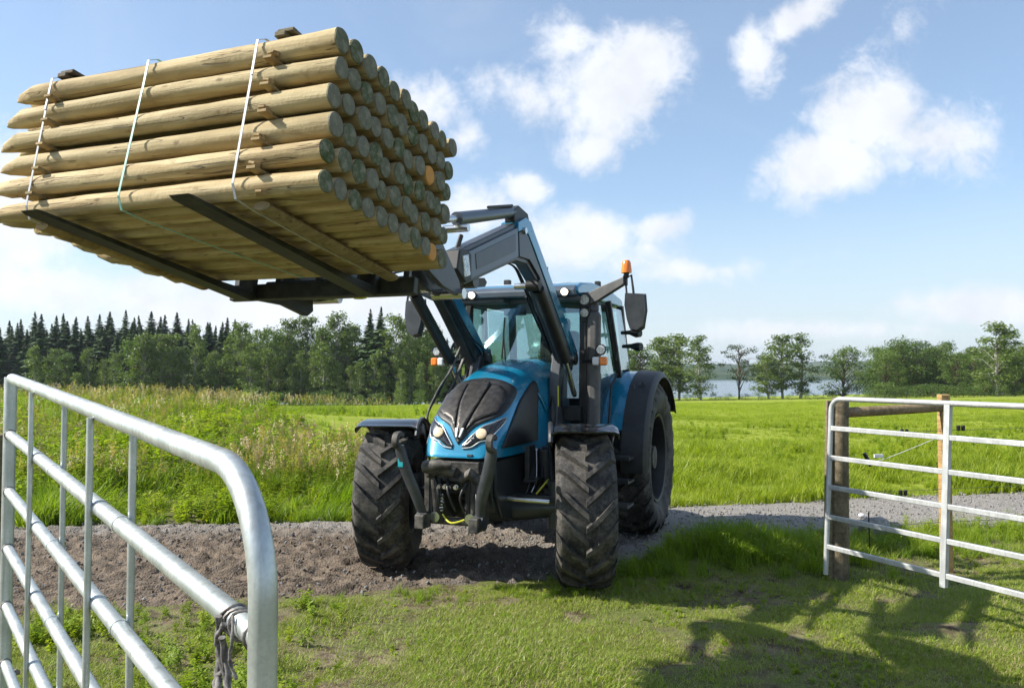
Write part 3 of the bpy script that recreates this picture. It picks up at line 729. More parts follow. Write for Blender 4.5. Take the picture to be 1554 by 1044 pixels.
for k, (a, b_, c_) in enumerate([((.62, -.17, .93), (.70, -.10, .80), (.62, -.12, .62)), ((.62, .15, .93), (.70, .10, .78), (.60, .12, .60)), ((.63, -.05, .92), (.72, .0, .82), (.64, .03, .66)), ((.6, .2, .86), (.68, .24, .72), (.6, .2, .6))]):
    g = G(); g.tube(spline([a, b_, c_], 6), .012, 7); g.build('hitch_hose', M_hose, TR, smooth=60)
for k, y_ in enumerate((-.10, -.05, .0, .05)):
    g = G(); g.tube([(.62, y_, .86), (.70, y_, .86)], [.018, .016], 10); g.tube([(.66, y_, .86), (.675, y_, .86)], .022, 10); g.build('hydraulic_coupler', M_chrome if k % 2 else M_iron, TR, smooth=40)
g = G(); g.tube([(.63, -.08+.028*math.cos(a*.9), .74+.0035*a*1.0+.0*a) if 0 else (.66+.02*math.cos(a), -.09+.02*math.sin(a), .66+.0042*a) for a in [i*.55 for i in range(60)]], .004, 5); g.build('coil_spring', M_chrome, TR, smooth=60)
g = G(); g.tube([(.60, -.22, 1.02), (.72, -.20, 1.03), (.74, -.10, 1.05), (.70, .02, 1.04)], [.04, .05, .045, .03], 10); g.tube([(.70, -.24, 1.0), (.70, -.08, 1.0)], .035, 12); g.build('top_link_hook', M_iron, TR, smooth=50)
for y_ in (-.12, .13):
    g = G(); g.tube([(.63, y_*1.3, .60), (.66, y_*1.3, .60)], .045, 14); g.build('pin_washer', M_chrome, TR, smooth=40)
for y_ in (.215, -.215):
    g = G(); g.box((.60, y_, .80), (.05, .03, .34)); g.build('hitch_side_bar', M_mgrey, TR, bevel=.006)
# --- wheels
def tyre_mesh(r, w, rim, nlug, lugh, lugw, seed):
    g = G(); prof = []
    hwid = w/2
    # carcass: flat crown, round shoulder, bulging sidewall, bead
    pr = [(-hwid*.62, rim+.01), (-hwid*.80, rim+.02), (-hwid*.98, rim+(r-rim)*.38), (-hwid*1.0, rim+(r-rim)*.58), (-hwid*.93, r-lugh-.045), (-hwid*.80, r-lugh-.012),
          (-hwid*.4, r-lugh), (0, r-lugh+.004)]
    pr = pr+[(-a, b) for a, b in pr[-2::-1]]
    pr = spline(pr, 3); g.lathe(pr, 72)
    def rad(y):
        q = abs(y)/hwid; return r-lugh-.002-(.0 if q < .5 else .10*(q-.5)**2*1.0)*1.0-(0 if q < .82 else (q-.82)*.33)
    rs_ = random.Random(seed)
    for s in (1, -1):
        for k in range(nlug):
            ph0 = 2*math.pi*(k+(.5 if s < 0 else 0))/nlug; N = 7; ring = []
            for i in range(N):
                t_ = i/(N-1); y = s*(-.02*w+t_*hwid*1.03); ph = ph0+(t_*.9+.25*t_*t_)*hwid*.92/r
                rb = rad(y)-.01; ht = rb+lugh+.012-(0 if t_ < .8 else (t_-.8)*.10)
                hwg = lugw*(.40+.16*t_)/r; top = hwg*.66
                for (dp, rr) in ((-hwg, rb), (-top, ht), (top, ht), (hwg, rb)):
                    ring.append(((rr)*math.cos(ph+dp), y, (rr)*math.sin(ph+dp)))
            fs = []
            for i in range(N-1):
                for j in range(3): q = (i*4+j, i*4+j+1, (i+1)*4+j+1, (i+1)*4+j); fs.append(q if s > 0 else q[::-1])
            e = (0, 3, 2, 1); f2 = tuple((N-1)*4+j for j in range(4)); fs += [e if s > 0 else e[::-1], f2 if s > 0 else f2[::-1]]
            g.add(ring, fs)
    return g
def wheel(name, loc, rot, r, w, rim, nlug, lugh, lugw, outer):
    W_ = empty(name, loc, rot, TR)
    g = tyre_mesh(r, w, rim, nlug, lugh, lugw, 1)
    o = g.build('tyre', M_tyre, W_, smooth=32, rot=(0, rnd.uniform(0, .3), 0))
    g = G(); o_ = outer
    g.lathe([(-w*.42, rim+.012), (-w*.40, rim-.02), (-w*.2, rim-.045), (w*.2, rim-.045), (w*.40, rim-.02), (w*.42, rim+.012)], 48)
    g.lathe([(o_*w*.10, rim-.04), (o_*w*.02, rim*.72), (o_*w*.02, rim*.45), (o_*w*.16, rim*.36), (o_*w*.16, 0.001)], 48)
    g.build('rim', M_black, W_, smooth=40)
    g = G(); g.lathe([(o_*w*.16, rim*.3), (o_*w*.34, rim*.26), (o_*w*.36, .001)], 24)
    for k in range(8):
        a = k*math.pi/4; g.tube([(rim*.4*math.cos(a), o_*w*.1, rim*.4*math.sin(a)), (rim*.4*math.cos(a), o_*w*.22, rim*.4*math.sin(a))], .014, 6)
    g.build('hub', M_iron, W_, smooth=40)
    return W_
STEER = R(19); RF = .655
for s in (1, -1):
    wheel('front_wheel', (0, s*.955, RF-.025), (0, 0, STEER), RF, .50, .33, 19, .052, .082, s)
    wheel('rear_wheel', (-2.42, s*.90, .835), (0, 0, 0), .86, .56, .49, 22, .058, .10, s)
    # mudguard that turns with the wheel
    Mw = Matrix.Translation((0, s*.955, RF-.025)) @ Matrix.Rotation(STEER, 4, 'Z')
    g = G(); N = 22; vs = []; fs = []
    for i in range(N+1):
        a = R(66+i*88/N); rr = .735+(.02 if i == 0 else 0)
        li, lo_ = (.13, .06) if s > 0 else (.06, .13)
        prf = [(-.29, rr-li), (-.285, rr-.02), (-.24, rr), (.24, rr), (.285, rr-.02), (.29, rr-lo_)]
        inn = [(y*.96, q-.014) for y, q in prf[::-1]]
        for y, q in prf+inn: vs.append((q*math.cos(a), y, q*math.sin(a)))
    for i in range(N):
        for j in range(12): fs.append((i*12+j, i*12+(j+1) % 12, (i+1)*12+(j+1) % 12, (i+1)*12+j))
    fs += [tuple(range(12))[::-1], tuple(N*12+j for j in range(12))]
    g.add(vs, fs, Mw); fe = g.build('front_mudguard', M_gloss, TR, smooth=40)
    g = G(); yi = -s*.29
    pth = [(.30, yi, .60), (.24, yi, .68), (.0, yi, .735), (-.3, yi, .67), (-.42, yi, .5), (-.1, yi*.9, .1)]
    g.tube([tuple(p) for p in spline(pth, 4)], .022, 8, Mw); g.build('mudguard_bracket', M_dgrey, fe, smooth=40)
    # rear mudguard: painted inner part and wide black extension
    def arc(y0, y1, r0, a0, a1, N=26, thick=.02, flare=0., drop=.06):
        g = G(); vs = []
        for i in range(N+1):
            a = R(a0+(a1-a0)*i/N); prf = [(y0, r0), (y0+(y1-y0)*.85, r0+flare), (y1, r0+flare-drop)]
            for y, q in prf+[(y, q-thick) for y, q in prf[::-1]]: vs.append((-2.42+q*math.cos(a), s*y, .835+q*math.sin(a)))
        fs = [(i*6+j, i*6+(j+1) % 6, (i+1)*6+(j+1) % 6, (i+1)*6+j) for i in range(N) for j in range(6)]+[tuple(range(6))[::-1], tuple(N*6+j for j in range(6))]
        if s < 0: fs = [f[::-1] for f in fs]
        return g.add(vs, fs)
    rf = arc(.60, .95, .985, 22, 165, flare=.0, drop=-.0).build('rear_mudguard', M_blue, TR, smooth=40)
    g = G(); pp = [(-2.42+.985*math.cos(R(a)), .835+.985*math.sin(R(a))) for a in range(10, 166, 8)]
    g.prism(pp+[(-3.3, 1.2), (-1.5, 1.0)], s*.585, s*.60); g.build('mudguard_inner_wall', M_blue, rf)
    ex = arc(.93, 1.20, .995, -4, 150, flare=-.012, drop=.05).build('mudguard_extension', M_black, rf, smooth=40)
    ar = lambda a, y: (-2.42+1.0*math.cos(R(a)), s*y, .835+.998*math.sin(R(a)))
    g = G(); g.tube([ar(52, 1.0), ar(58, .97)], .005, 5); g.tube([ar(57, 1.03), ar(62, 1.06), ar(57, 1.09), ar(57, 1.03)], .005, 5); g.build('mudguard_mark', M_mgrey, ex)

# --- steps, tanks, loader brackets
for z_, x_ in ((.46, -1.28), (.70, -1.32), (.93, -1.36)):
    g = G(); g.box((x_, .90, z_), (.28, .34, .025)); g.box((x_+.13, .9, z_+.015), (.02, .34, .05)); g.build('cab_step', M_mgrey if z_ < .5 else M_dgrey, TR, bevel=.004)
g = G(); g.box((-1.2, .75, .7), (.06, .04, .7)); g.box((-1.42, .75, .7), (.06, .04, .7)); g.build('step_frame', M_black, TR, bevel=.005)
g = G(); g.box((-1.55, .48, .78), (.9, .34, .5)); g.build('fuel_tank', M_black, TR, bevel=.05)
g = G(); g.box((-1.55, -.5, .78), (.9, .36, .5)); g.build('tool_box', M_black, TR, bevel=.04)
g = G(); g.box((-.62, .44, .98), (.34, .22, .26)); g.tube([(-.45, .5, .9), (-.62, .5, 1.05), (-.62, .48, 1.3)], .03, 8); g.build('battery_box', M_dgrey, TR, bevel=.02)

def hose(pts, r=.012, parent=TR, name='hydraulic_hose', m_=None):
    g = G(); g.tube(spline(pts, 6), r, 7); return g.build(name, m_ or M_hose, parent, smooth=60)
g = G(); g.tube([(-.42, .46, .78), (-.42, .46, 1.08)], .07, 16); g.build('oil_filter', M_mgrey, TR, smooth=40)
g = G(); g.box((-.15, .40, .98), (.16, .05, .34)); g.box((-.15, .44, .84), (.2, .14, .03)); g.build('engine_bracket', M_dgrey, TR, bevel=.008)
for k in range(3): hose([(.0-.12*k, .36, .62), (-.1-.1*k, .42+.02*k, .82), (-.2-.12*k, .40, 1.1)], .014, TR, 'coolant_pipe', M_chrome if k == 1 else M_dgrey)
hose([(.1, .55, .75), (-.02, .62, .86), (-.2, .55, .8)], .008, TR, 'yellow_grease_line', M_yel)
# --- front loader
LD = empty('front_loader', (0, 0, 0), (0, 0, 0), TR)
boom = [(1.70, 2.665), (.60, 3.045), (.42, 3.115), (.30, 3.10), (.18, 3.0), (-1.06, 2.02), (-1.02, 1.88), (-.84, 1.86), (-.52, 2.13), (.10, 2.62), (.34, 2.735), (.60, 2.73), (1.60, 2.43), (1.76, 2.50)]
cover_u = [(1.66, 2.640), (.60, 3.005), (.585, 2.765), (1.58, 2.465)]
cover_l = [(.575, 2.97), (.44, 3.01), (.35, 2.97), (-.93, 1.95), (-.93, 1.90), (-.83, 1.90), (-.5, 2.17), (.08, 2.66), (.32, 2.775), (.56, 2.77)]
for s in (1, -1):
    yc = s*.50
    g = G(); g.prism(boom, yc-.055, yc+.055); bo = g.build('loader_arm', M_dgrey, LD, bevel=.012)
    g = G(); g.prism([(.60, 3.05), (.42, 3.12), (.30, 3.105), (.18, 3.005), (-1.07, 2.02), (-1.03, 1.96), (-.93, 1.955), (.2, 2.87), (.36, 2.985), (.44, 3.015), (.6, 2.97)], yc-.079, yc+.079); g.build('arm_edge_strip', M_blue, LD, bevel=.006)
    for nm, pl_ in (('arm_cover_upper', cover_u), ('arm_cover_lower', cover_l)):
        g = G()
        for e in (1, -1): g.prism(pl_, yc+e*.0555, yc+e*.074)
        g.build(nm, M_grey if nm.endswith('upper') else M_dgrey, LD, bevel=.005)
    g = G(); ir = [(.78, 2.90), (.78, 2.77), (1.5, 2.555), (1.56, 2.64)]
    for e in (1, -1): g.prism([(.66, 2.94), (.66, 2.80), (1.44, 2.56), (1.46, 2.67)], yc+e*.074, yc+e*.078)
    g.build('arm_cover_inset', M_dgrey, LD, bevel=.002)
    # lift cylinder and its bright rod
    y2 = yc-s*.0
    g = G(); g.tube([(.20, yc+s*.105, 2.53), (-.56, yc+s*.105, 1.93)], .056, 16); g.tube([(.24, yc+s*.02, 2.56), (.24, yc+s*.14, 2.56)], .05, 14); g.build('lift_cylinder', M_black, LD, smooth=40)
    g = G(); g.tube([(-.55, yc+s*.105, 1.935), (-.86, yc+s*.105, 1.60)], .026, 12); g.build('cylinder_rod', M_chrome, LD, smooth=40)
    # levelling lever above and tilt cylinder
    g = G(); g.prism([(.62, 3.15), (.50, 3.21), (.28, 3.18), (.22, 3.08), (.42, 3.0), (.6, 3.05)], yc-.045, yc+.045); g.build('knee_bracket', M_black, LD, bevel=.01)
    g = G(); g.tube([(.56, yc-s*.0, 3.145), (1.62, yc-s*.0, 2.90)], [.046, .05], 14); g.build('tilt_cylinder', M_grey, LD, smooth=40)
    g = G(); g.tube([(1.3, yc, 2.972), (1.95, yc, 2.83)], .026, 12); g.build('tilt_rod', M_chrome, LD, smooth=40)
    g = G(); g.tube([(.6, yc+.02, 3.19), (1.1, yc+.02, 3.08)], .012, 8); g.build('oil_pipe', M_black, LD, smooth=40)
    g = G(); g.prism([(1.74, 2.47), (1.72, 2.39), (.92, 2.49), (.88, 2.53), (.93, 2.56)], yc-s*.10-.02, yc-s*.10+.02); g.build('levelling_link', M_mgrey, LD, bevel=.006)
    g = G(); g.tube([(1.5, yc-s*.02, 2.8), (1.62, yc-s*.02, 2.62)], .018, 8); g.build('link_strut', M_black, LD, smooth=40)
    # lamp in the arm's end
    g = G(); g.prism([(1.74, 2.66), (1.78, 2.52), (1.64, 2.44), (1.54, 2.47), (1.54, 2.655), (1.62, 2.68)], yc-.085, yc+.085); lh = g.build('arm_lamp_housing', M_black, LD, bevel=.012)
    g = G(); g.box((1.64, yc+s*.0865, 2.56), (.10, .012, .15), rot=Matrix.Rotation(R(14), 3, 'Y')); g.build('arm_lamp', M_lens, LD, bevel=.01)
    # foot bracket on the tractor
    if s > 0:
        g = G(); g.box((-.70, s*.4925, 1.58), (.03, .004, .20)); g.build('yellow_decal', M_yel, LD)
    for e_ in ((.24, 2.56), (-.92, 1.95), (.46, 3.0), (1.62, 2.83)):
        g = G(); g.tube([(e_[0], yc-.095, e_[1]), (e_[0], yc+.095, e_[1])], .028, 12); g.build('pivot_pin', M_chrome, LD, smooth=40)
    for k_ in range(2): hose([(-.7, yc-s*.085, 2.0+.03*k_), (.0, yc-s*(.085+.02*k_), 2.58), (.35, yc-s*.09, 2.74), (.9, yc-s*.09, 2.64), (1.5, yc-s*.08, 2.48)], .009, LD)
    g = G(); g.prism([(-1.10, 2.06), (-.82, 1.98), (-.72, 1.72), (-.66, 1.3), (-.52, .98), (-.52, .72), (-1.1, .72), (-1.14, 1.2), (-1.06, 1.6), (-1.16, 1.9)], s*.44-.05, s*.44+.05)
    g.tube([(-.98, s*.34, 1.95), (-.98, s*.60, 1.95)], .055, 14); g.build('loader_bracket', M_dgrey, LD, bevel=.01)
    for k in range(4):
        yy = yc-s*(.03+.03*k)
        hose([(-.95+.05*k, yy, 1.2), (-.8+.04*k, yy+s*.03, 1.55), (-.9, yy, 1.9+.03*k), (-.55, yy, 2.18), (-.1, yy, 2.5)], .010, LD)
g = G(); g.tube([(1.28, -.5, 2.50), (1.28, .5, 2.50)], .06, 14); g.build('cross_tube', M_dgrey, LD, smooth=40)
for k in range(9):
    x0 = -.3-.05*k; yb = -.60-.028*(k % 4)
    hose([(x0-.1, yb, 1.15+.02*k), (x0+.15, yb-.05, 1.35), (x0-.02*k, yb-.02, 1.62), (x0-.18, yb+.05, 1.85), (x0-.3, yb+.1, 2.1)], .011, LD, m_=M_hose if k % 4 else M_iron)
for k in range(5):
    hose([(-.85, .38+.02*k, 1.0), (-.72+.03*k, .46, 1.35), (-.82, .42, 1.72), (-.95, .44, 1.92)], .012, LD)
# tool carrier and pallet fork, tipped back
TILT = R(9.8); HX, HZ = 2.63, 2.285
FK = empty('pallet_fork', (HX, 0, HZ), (0, -TILT, 0), TR)
for s in (1, -1):
    g = G(); g.prism([(-.88, .20), (-.84, .30), (-.34, .60), (-.10, .58), (-.10, .30), (-.6, .20)], s*.50-.07-.02, s*.50-.07+.02); g.prism([(-.88, .20), (-.84, .30), (-.34, .60), (-.10, .58), (-.10, .30), (-.6, .20)], s*.50+.07-.02, s*.50+.07+.02)
    g.build('carrier_plate', M_dgrey, FK, bevel=.006)
    for e_ in ((-.86, .22), (-.4, .52)):
        g = G(); g.tube([(e_[0], s*.38, e_[1]), (e_[0], s*.62, e_[1])], .037, 14); g.build('carrier_pin', M_chrome, FK, smooth=40)
    if s > 0: continue
    g = G(); g.prism([(-.80, .24), (-.83, .12), (-.77, .07), (-.5, .085), (.0, .02), (.0, .07), (-.5, .17)], s*.60-.025, s*.60+.025); g.build('lower_hook', M_black, FK, bevel=.006)
for z_, h_ in ((.05, .10), (.55, .09)):
    g = G(); g.box((-.06, .02, z_), (.05, 1.34, h_)); g.build('fork_rail', M_fork, FK, bevel=.006)
for y_ in (-.62, -.3, 0, .3, .62):
    g = G(); g.box((-.07, y_, .3), (.03, .04, .44)); g.build('fork_upright', M_dgrey, FK, bevel=.004)
g = G(); g.prism([(-.55, .14), (-.45, .10), (-.1, .03), (-.06, .05), (-.06, .12), (-.5, .2)], -.40, .46); g.build('carrier_beam', M_black, FK, bevel=.01)
for y_ in (.40, -.487):
    g = G(); g.prism([(1.50, .026), (1.47, .014), (.0, -.018), (-.03, .0), (-.035, .62), (.005, .62), (.012, .04), (.3, .027), (1.47, .030)], y_-.055, y_+.055); g.build('fork_tine', M_fork, FK, bevel=.003)
    g = G(); g.box((-.035, y_, .60), (.06, .13, .10)); g.build('tine_hook', M_fork, FK, bevel=.008)
hose([(-.1, .35, .02), (-.2, .25, .03), (-.3, .12, .06)], .010, FK, 'yellow_hose_end', M_yel)

# --- cab
CB = empty('cab', (0, 0, 0), (0, 0, 0), TR)
FLr = [(-1.05, .66, 1.62), (-1.10, .60, 2.58)]
def bar(name, a, b, wx, wy, m_, parent=CB, bev=.01):
    a = Vector(a); b = Vector(b); d = b-a; q = d.to_track_quat('Z', 'Y').to_matrix().to_4x4(); Mq = Matrix.Translation((a+b)/2) @ q
    # keep section aligned with the cab axes
    g = G(); h = d.length/2; zx = d.normalized(); ax = (Vector((1, 0, 0))-zx*zx.x).normalized(); ay = zx.cross(ax)
    vs = [(a+b)/2+zx*e*h+ax*i*wx/2+ay*j*wy/2 for e in (-1, 1) for i in (-1, 1) for j in (-1, 1)]
    g.add(vs, [(0, 1, 3, 2), (4, 6, 7, 5), (0, 4, 5, 1), (2, 3, 7, 6), (0, 2, 6, 4), (1, 5, 7, 3)]); return g.build(name, m_, parent, bevel=bev)
for s in (1, -1):
    bar('cab_pillar', (-1.02, s*.64, 1.0), (-1.10, s*.635, 2.60), .06, .07, M_black)
    bar('cab_pillar', (-1.93, s*.80, 1.75), (-1.70, s*.735, 2.58), .06, .06, M_black)
    bar('cab_pillar', (-2.62, s*.72, 1.75), (-2.45, s*.68, 2.58), .08, .08, M_black)
    bar('door_sill', (-1.05, s*.70, 1.02), (-1.50, s*.74, 1.02), .08, .06, M_black)
    dg = [(-1.12, 2.53), (-1.68, 2.53), (-1.90, 1.80), (-1.62, 1.66), (-1.48, 1.12), (-1.06, 1.08)]
    g = G(); yy = lambda z: s*(.785-.075*max(0, (z-1.8))/.75)
    vs = [(a, yy(b), b) for a, b in dg]+[(a, yy(b)-s*.006, b) for a, b in dg]; n = len(dg)
    g.add(vs, [tuple(range(n)), tuple(range(2*n-1, n-1, -1))]+[(i, (i+1) % n, n+(i+1) % n, n+i) for i in range(n)]); dr = g.build('door_glass', M_glass, CB)
    fr = [(a, yy(b), b) for a, b in dg]; g = G(); g.tube([Vector(p) for p in fr+[fr[0], fr[1]]], .016, 6); g.build('door_frame', M_black, CB, smooth=40)
    g = G(); g.box((-1.84, yy(2.0)+s*.02, 1.98), (.05, .03, .10)); g.box((-1.74, yy(2.35)+s*.02, 2.36), (.05, .03, .08)); g.build('door_hinge', M_black, CB, bevel=.008)
    q = [(-1.96, 2.53), (-2.42, 2.53), (-2.58, 1.85), (-2.0, 1.86)]
    q = [(-1.76, 2.53), (-2.42, 2.53), (-2.58, 1.85), (-1.96, 1.82)]
    g = G(); vs = [(a, s*(.77-.06*(b-1.8)/.75), b) for a, b in q]+[(a, s*(.764-.06*(b-1.8)/.75), b) for a, b in q]
    g.add(vs, [(0, 1, 2, 3), (7, 6, 5, 4), (0, 4, 5, 1), (1, 5, 6, 2), (2, 6, 7, 3), (3, 7, 4, 0)]); g.build('rear_side_glass', M_glass, CB)
def pane(name, c4, m_=M_glass, th=Vector((-.006, 0, 0))):
    g = G(); c4 = [Vector(q) for q in c4]; g.add(c4+[q+th for q in c4], [(0, 1, 2, 3), (7, 6, 5, 4), (0, 4, 5, 1), (1, 5, 6, 2), (2, 6, 7, 3), (3, 7, 4, 0)]); return g.build(name, m_, CB)
g = G(); NW = 16; vs = []
for j in range(2):
    for i in range(NW+1):
        e = -1+2*i/NW; vs.append((-(1.03, 1.11)[j]+.10*(1-e*e), e*.615, (1.55, 2.56)[j]))
vs += [(a-.006, b, c) for a, b, c in vs]; K = NW+1
fs = [(i, i+1, K+i+1, K+i) for i in range(NW)]+[(2*K+i, 3*K+i, 3*K+i+1, 2*K+i+1) for i in range(NW)]
g.add(vs, fs); g.build('windscreen', M_glass, CB, smooth=60)
pane('rear_window', [(-2.60, -.66, 1.8), (-2.60, .66, 1.8), (-2.44, .62, 2.54), (-2.44, -.62, 2.54)])
bar('cowl_panel', (-1.02, -.66, 1.40), (-1.02, .66, 1.40), .30, .14, M_black)
bar('windscreen_header', (-1.08, -.64, 2.585), (-1.08, .64, 2.585), .06, .05, M_black)
g = G(); g.box((-1.7, 0, 1.1), (1.3, 1.30, .10)); g.box((-2.3, 0, 1.4), (.5, 1.2, .6)); g.build('cab_floor', M_black, CB, bevel=.02)
g = G()
roof = [(-.86, 2.575), (-.80, 2.61), (-.82, 2.66), (-.98, 2.715), (-1.4, 2.755), (-2.1, 2.745), (-2.66, 2.68), (-2.72, 2.60), (-2.6, 2.575)]
g.prism(roof, -.66, .66); rf = g.build('roof', M_blue, CB, bevel=.05)
M_roofw = simple('white_roof_panel', (.5, .55, .58), (.62, .66, .68), .3, 0, 5, .4)
g = G(); g.prism([(-1.0, 2.72), (-1.35, 2.765), (-2.1, 2.76), (-2.3, 2.735), (-1.0, 2.70)], -.42, .42); g.build('roof_hatch', M_roofw, CB, bevel=.01)
g = G(); g.box((-.93, .40, 2.545), (.22, .54, .05)); g.box((-.93, -.40, 2.545), (.22, .54, .05)); g.build('roof_visor', M_mgrey, CB, bevel=.015)
M_headl = simple('headliner', (.12, .12, .12), (.16, .16, .16), .9)
g = G(); g.box((-1.75, 0, 2.545), (1.5, 1.24, .04)); g.build('headliner', M_headl, CB)
g = G(); g.prism([(-.775, 2.565), (-.77, 2.63), (-.83, 2.672), (-.86, 2.672), (-.87, 2.565)], -.64, .64); g.build('roof_front_panel', M_grey, CB, bevel=.015)
for y_ in (-.46, .40, .54):
    g = G(); c_ = Vector((-.755, y_, 2.60)); g.tube([c_-Vector((.05, 0, 0)), c_], .045, 16); lp = g.build('work_lamp', M_black, CB, smooth=40)
    g = G(); g.tube([c_, c_+Vector((.012, 0, -.004))], [.038, .03], 16); g.build('lamp_glass', M_lit, CB, smooth=40)
for s in (1, -1):
    for z_, r_ in ((2.53, .062), (2.40, .052)):
        c_ = Vector((-.90, s*.70, z_)); d_ = Vector((.95, s*.12, -.1)).normalized()
        g = G(); g.tube([c_-d_*.08, c_-d_*.03, c_], [.035, r_, r_], 18); g.build('work_lamp', M_black, CB, smooth=40)
        g = G(); g.tube([c_-d_*.005, c_+d_*.006], [r_*.84, r_*.75], 18); g.build('lamp_glass', M_lens, CB, smooth=40)
    g = G(); g.box((-.99, s*.69, 2.46), (.06, .08, .3)); g.build('lamp_bracket', M_black, CB, bevel=.01)
    # indicator cluster on a stalk
    y_ = s*.88; x_ = -.82
    g = G(); g.tube([(-1.02, s*.66, 1.92), (x_, s*.8, 1.92)], .022, 8); g.tube([(x_, s*.8, 1.92), (x_, s*.86, 2.0)], .018, 8); g.build('indicator_stalk', M_black, CB, smooth=40)
    g = G(); g.box((x_, y_+s*.035, 1.92), (.06, .075, .085)); g.build('indicator_lamp', M_amber, CB, bevel=.018)
    g = G(); g.box((x_, y_-s*.04, 1.92), (.06, .07, .085)); g.build('position_lamp', M_white, CB, bevel=.018)
    g = G(); g.tube([(x_-.05, y_+s*.01, 2.03), (x_+.01, y_+s*.01, 2.03)], [.04, .056], 18); g.build('round_lamp', M_black, CB, smooth=40)
    g = G(); g.tube([(x_+.008, y_+s*.01, 2.03), (x_+.016, y_+s*.01, 2.03)], [.046, .04], 18); g.build('lamp_glass', M_lens, CB, smooth=40)
    # mirror
    g = G(); g.prism([(-.93, 2.50), (-1.0, 2.59), (-.97, 2.62), (-.86, 2.56)], s*.70, s*.78); 
    a0 = Vector((-.95, s*.74, 2.55)); a1 = Vector((-.80, s*1.14, 2.70))
    dd = a1-a0; ax = Vector((0, 0, 1)).cross(dd).normalized(); 
    vs = []
    for e, (h0, h1) in ((0, (.0, .12)), (.25, (.0, .13)), (1, (.02, .075))):
        c_ = a0+dd*e
        for t_ in (-.03, .03):
            for z_ in (-h1*.6, h1*.4): vs.append(c_+ax*t_+Vector((0, 0, z_)))
    g = G(); g.add(vs, [(0, 1, 3, 2), (8, 10, 11, 9)]+[(4*i+a_, 4*i+4+a_, 4*i+4+b_, 4*i+b_) for i in range(2) for a_, b_ in ((0, 2), (2, 3), (3, 1), (1, 0))])
    g.build('mirror_arm', M_mgrey, CB, bevel=.01)
    g = G(); g.tube([(-.80, s*1.12, 2.70), (-.79, s*1.20, 2.74), (-.78, s*1.22, 2.60), (-.78, s*1.24, 2.38)], .012, 8); g.tube([(-.80, s*1.14, 2.71), (-.79, s*1.155, 2.55)], .01, 8); g.build('mirror_bracket', M_black, CB, smooth=40)
    g = G(); o_ = 1.245 if s > 0 else -1.12; MS = .74 if s > 0 else .8; pf = [(a_*MS, b_*MS) for a_, b_ in [(-.125, .27), (.115, .25), (.13, .05), (.095, -.17), (.02, -.22), (-.06, -.20), (-.10, -.08), (-.135, .12)]]
    vs = [(-.80, o_+a*s, 2.36+b) for a, b in pf]+[(-.72, o_+a*s*.86, 2.37+b*.9) for a, b in pf]; n = len(pf)
    g.add(vs, [tuple(range(n)), tuple(range(2*n-1, n-1, -1))]+[(i, (i+1) % n, n+(i+1) % n, n+i) for i in range(n)])
    mh = g.build('mirror', M_dgrey, CB, bevel=.012)
g = G(); g.box((-.792, 1.245, 2.30), (.012, .14, .008)); g.box((-.79, 1.235, 2.42), (.03, .06, .045)); g.build('mirror_clamp', M_black, CB, bevel=.006)
g = G(); g.tube([(-.80, 1.15, 2.715), (-.80, 1.15, 2.77)], [.02, .03], 10); bs = g.build('beacon_base', M_black, CB, smooth=40)
g = G(); g.tube([(-.80, 1.15, 2.765), (-.80, 1.15, 2.79), (-.80, 1.15, 2.865), (-.80, 1.15, 2.885)], [.052, .052, .042, .03], 20); g.build('beacon', M_amber, CB, smooth=40)
bar('exhaust_shroud', (-.90, .785, 1.0), (-.97, .785, 2.42), .13, .13, M_mgrey, CB, .05)
bar('exhaust_tip', (-.97, .785, 2.40), (-1.0, .77, 2.56), .08, .09, M_mgrey, CB, .03)
bar('exhaust_bracket', (-.97, .69, 1.3), (-1.0, .69, 2.5), .04, .03, M_black)
g = G(); g.tube([(-1.24, .2, 2.70), (-1.24, .2, 2.92)], [.008, .006], 6); g.build('antenna', M_black, CB)
g = G(); g.box((-1.7, .62, 2.77), (.07, .06, .06)); g.box((-1.85, .66, 2.75), (.1, .05, .03)); g.box((-1.35, -.30, 2.785), (.07, .07, .06)); g.build('roof_fittings', M_black, CB, bevel=.01)
for z_, x_ in ((2.25, -2.0), (2.10, -2.05)):
    g = G(); g.tube([(x_-.05, .80, z_), (x_, .9, z_), (x_+.03, .98, z_-.01), (x_+.05, 1.03, z_-.01)], [.02, .025, .05, .045], 12); g.build('side_work_lamp', M_black, CB, smooth=40)
# inside
g = G(); g.box((-1.95, .02, 1.62), (.48, .5, .14)); g.box((-2.17, .02, 1.98), (.13, .46, .62), rot=Matrix.Rotation(R(-8), 3, 'Y')); g.box((-2.2, .02, 2.36), (.1, .26, .16)); g.build('driver_seat', M_fabric, CB, bevel=.04)
g = G()
Mq = Matrix.Translation((-1.42, 0, 1.83)) @ Matrix.Rotation(R(-38), 4, 'Y')
g.tube([(.19*math.cos(a), .19*math.sin(a), 0) for a in [i*math.pi/12 for i in range(25)]], .017, 8, Mq, cap=False)
for a in (0, 2.1, 4.2): g.tube([(0, 0, -.02), (.18*math.cos(a), .18*math.sin(a), 0)], .014, 6, Mq)
g.build('steering_wheel', M_black, CB, smooth=60)
g = G(); g.tube([(-1.2, 0, 1.3), (-1.4, 0, 1.80)], [.07, .04], 10); g.box((-1.25, 0, 1.66), (.14, .34, .16)); g.build('dashboard', M_black, CB, bevel=.02)
g = G(); g.box((-1.55, .42, 1.75), (.3, .12, .06)); g.tube([(-1.4, .42, 1.75), (-1.38, .42, 1.93)], .015, 8); g.box((-1.2, .52, 1.95), (.03, .16, .22)); g.build('control_console', M_black, CB, bevel=.01)
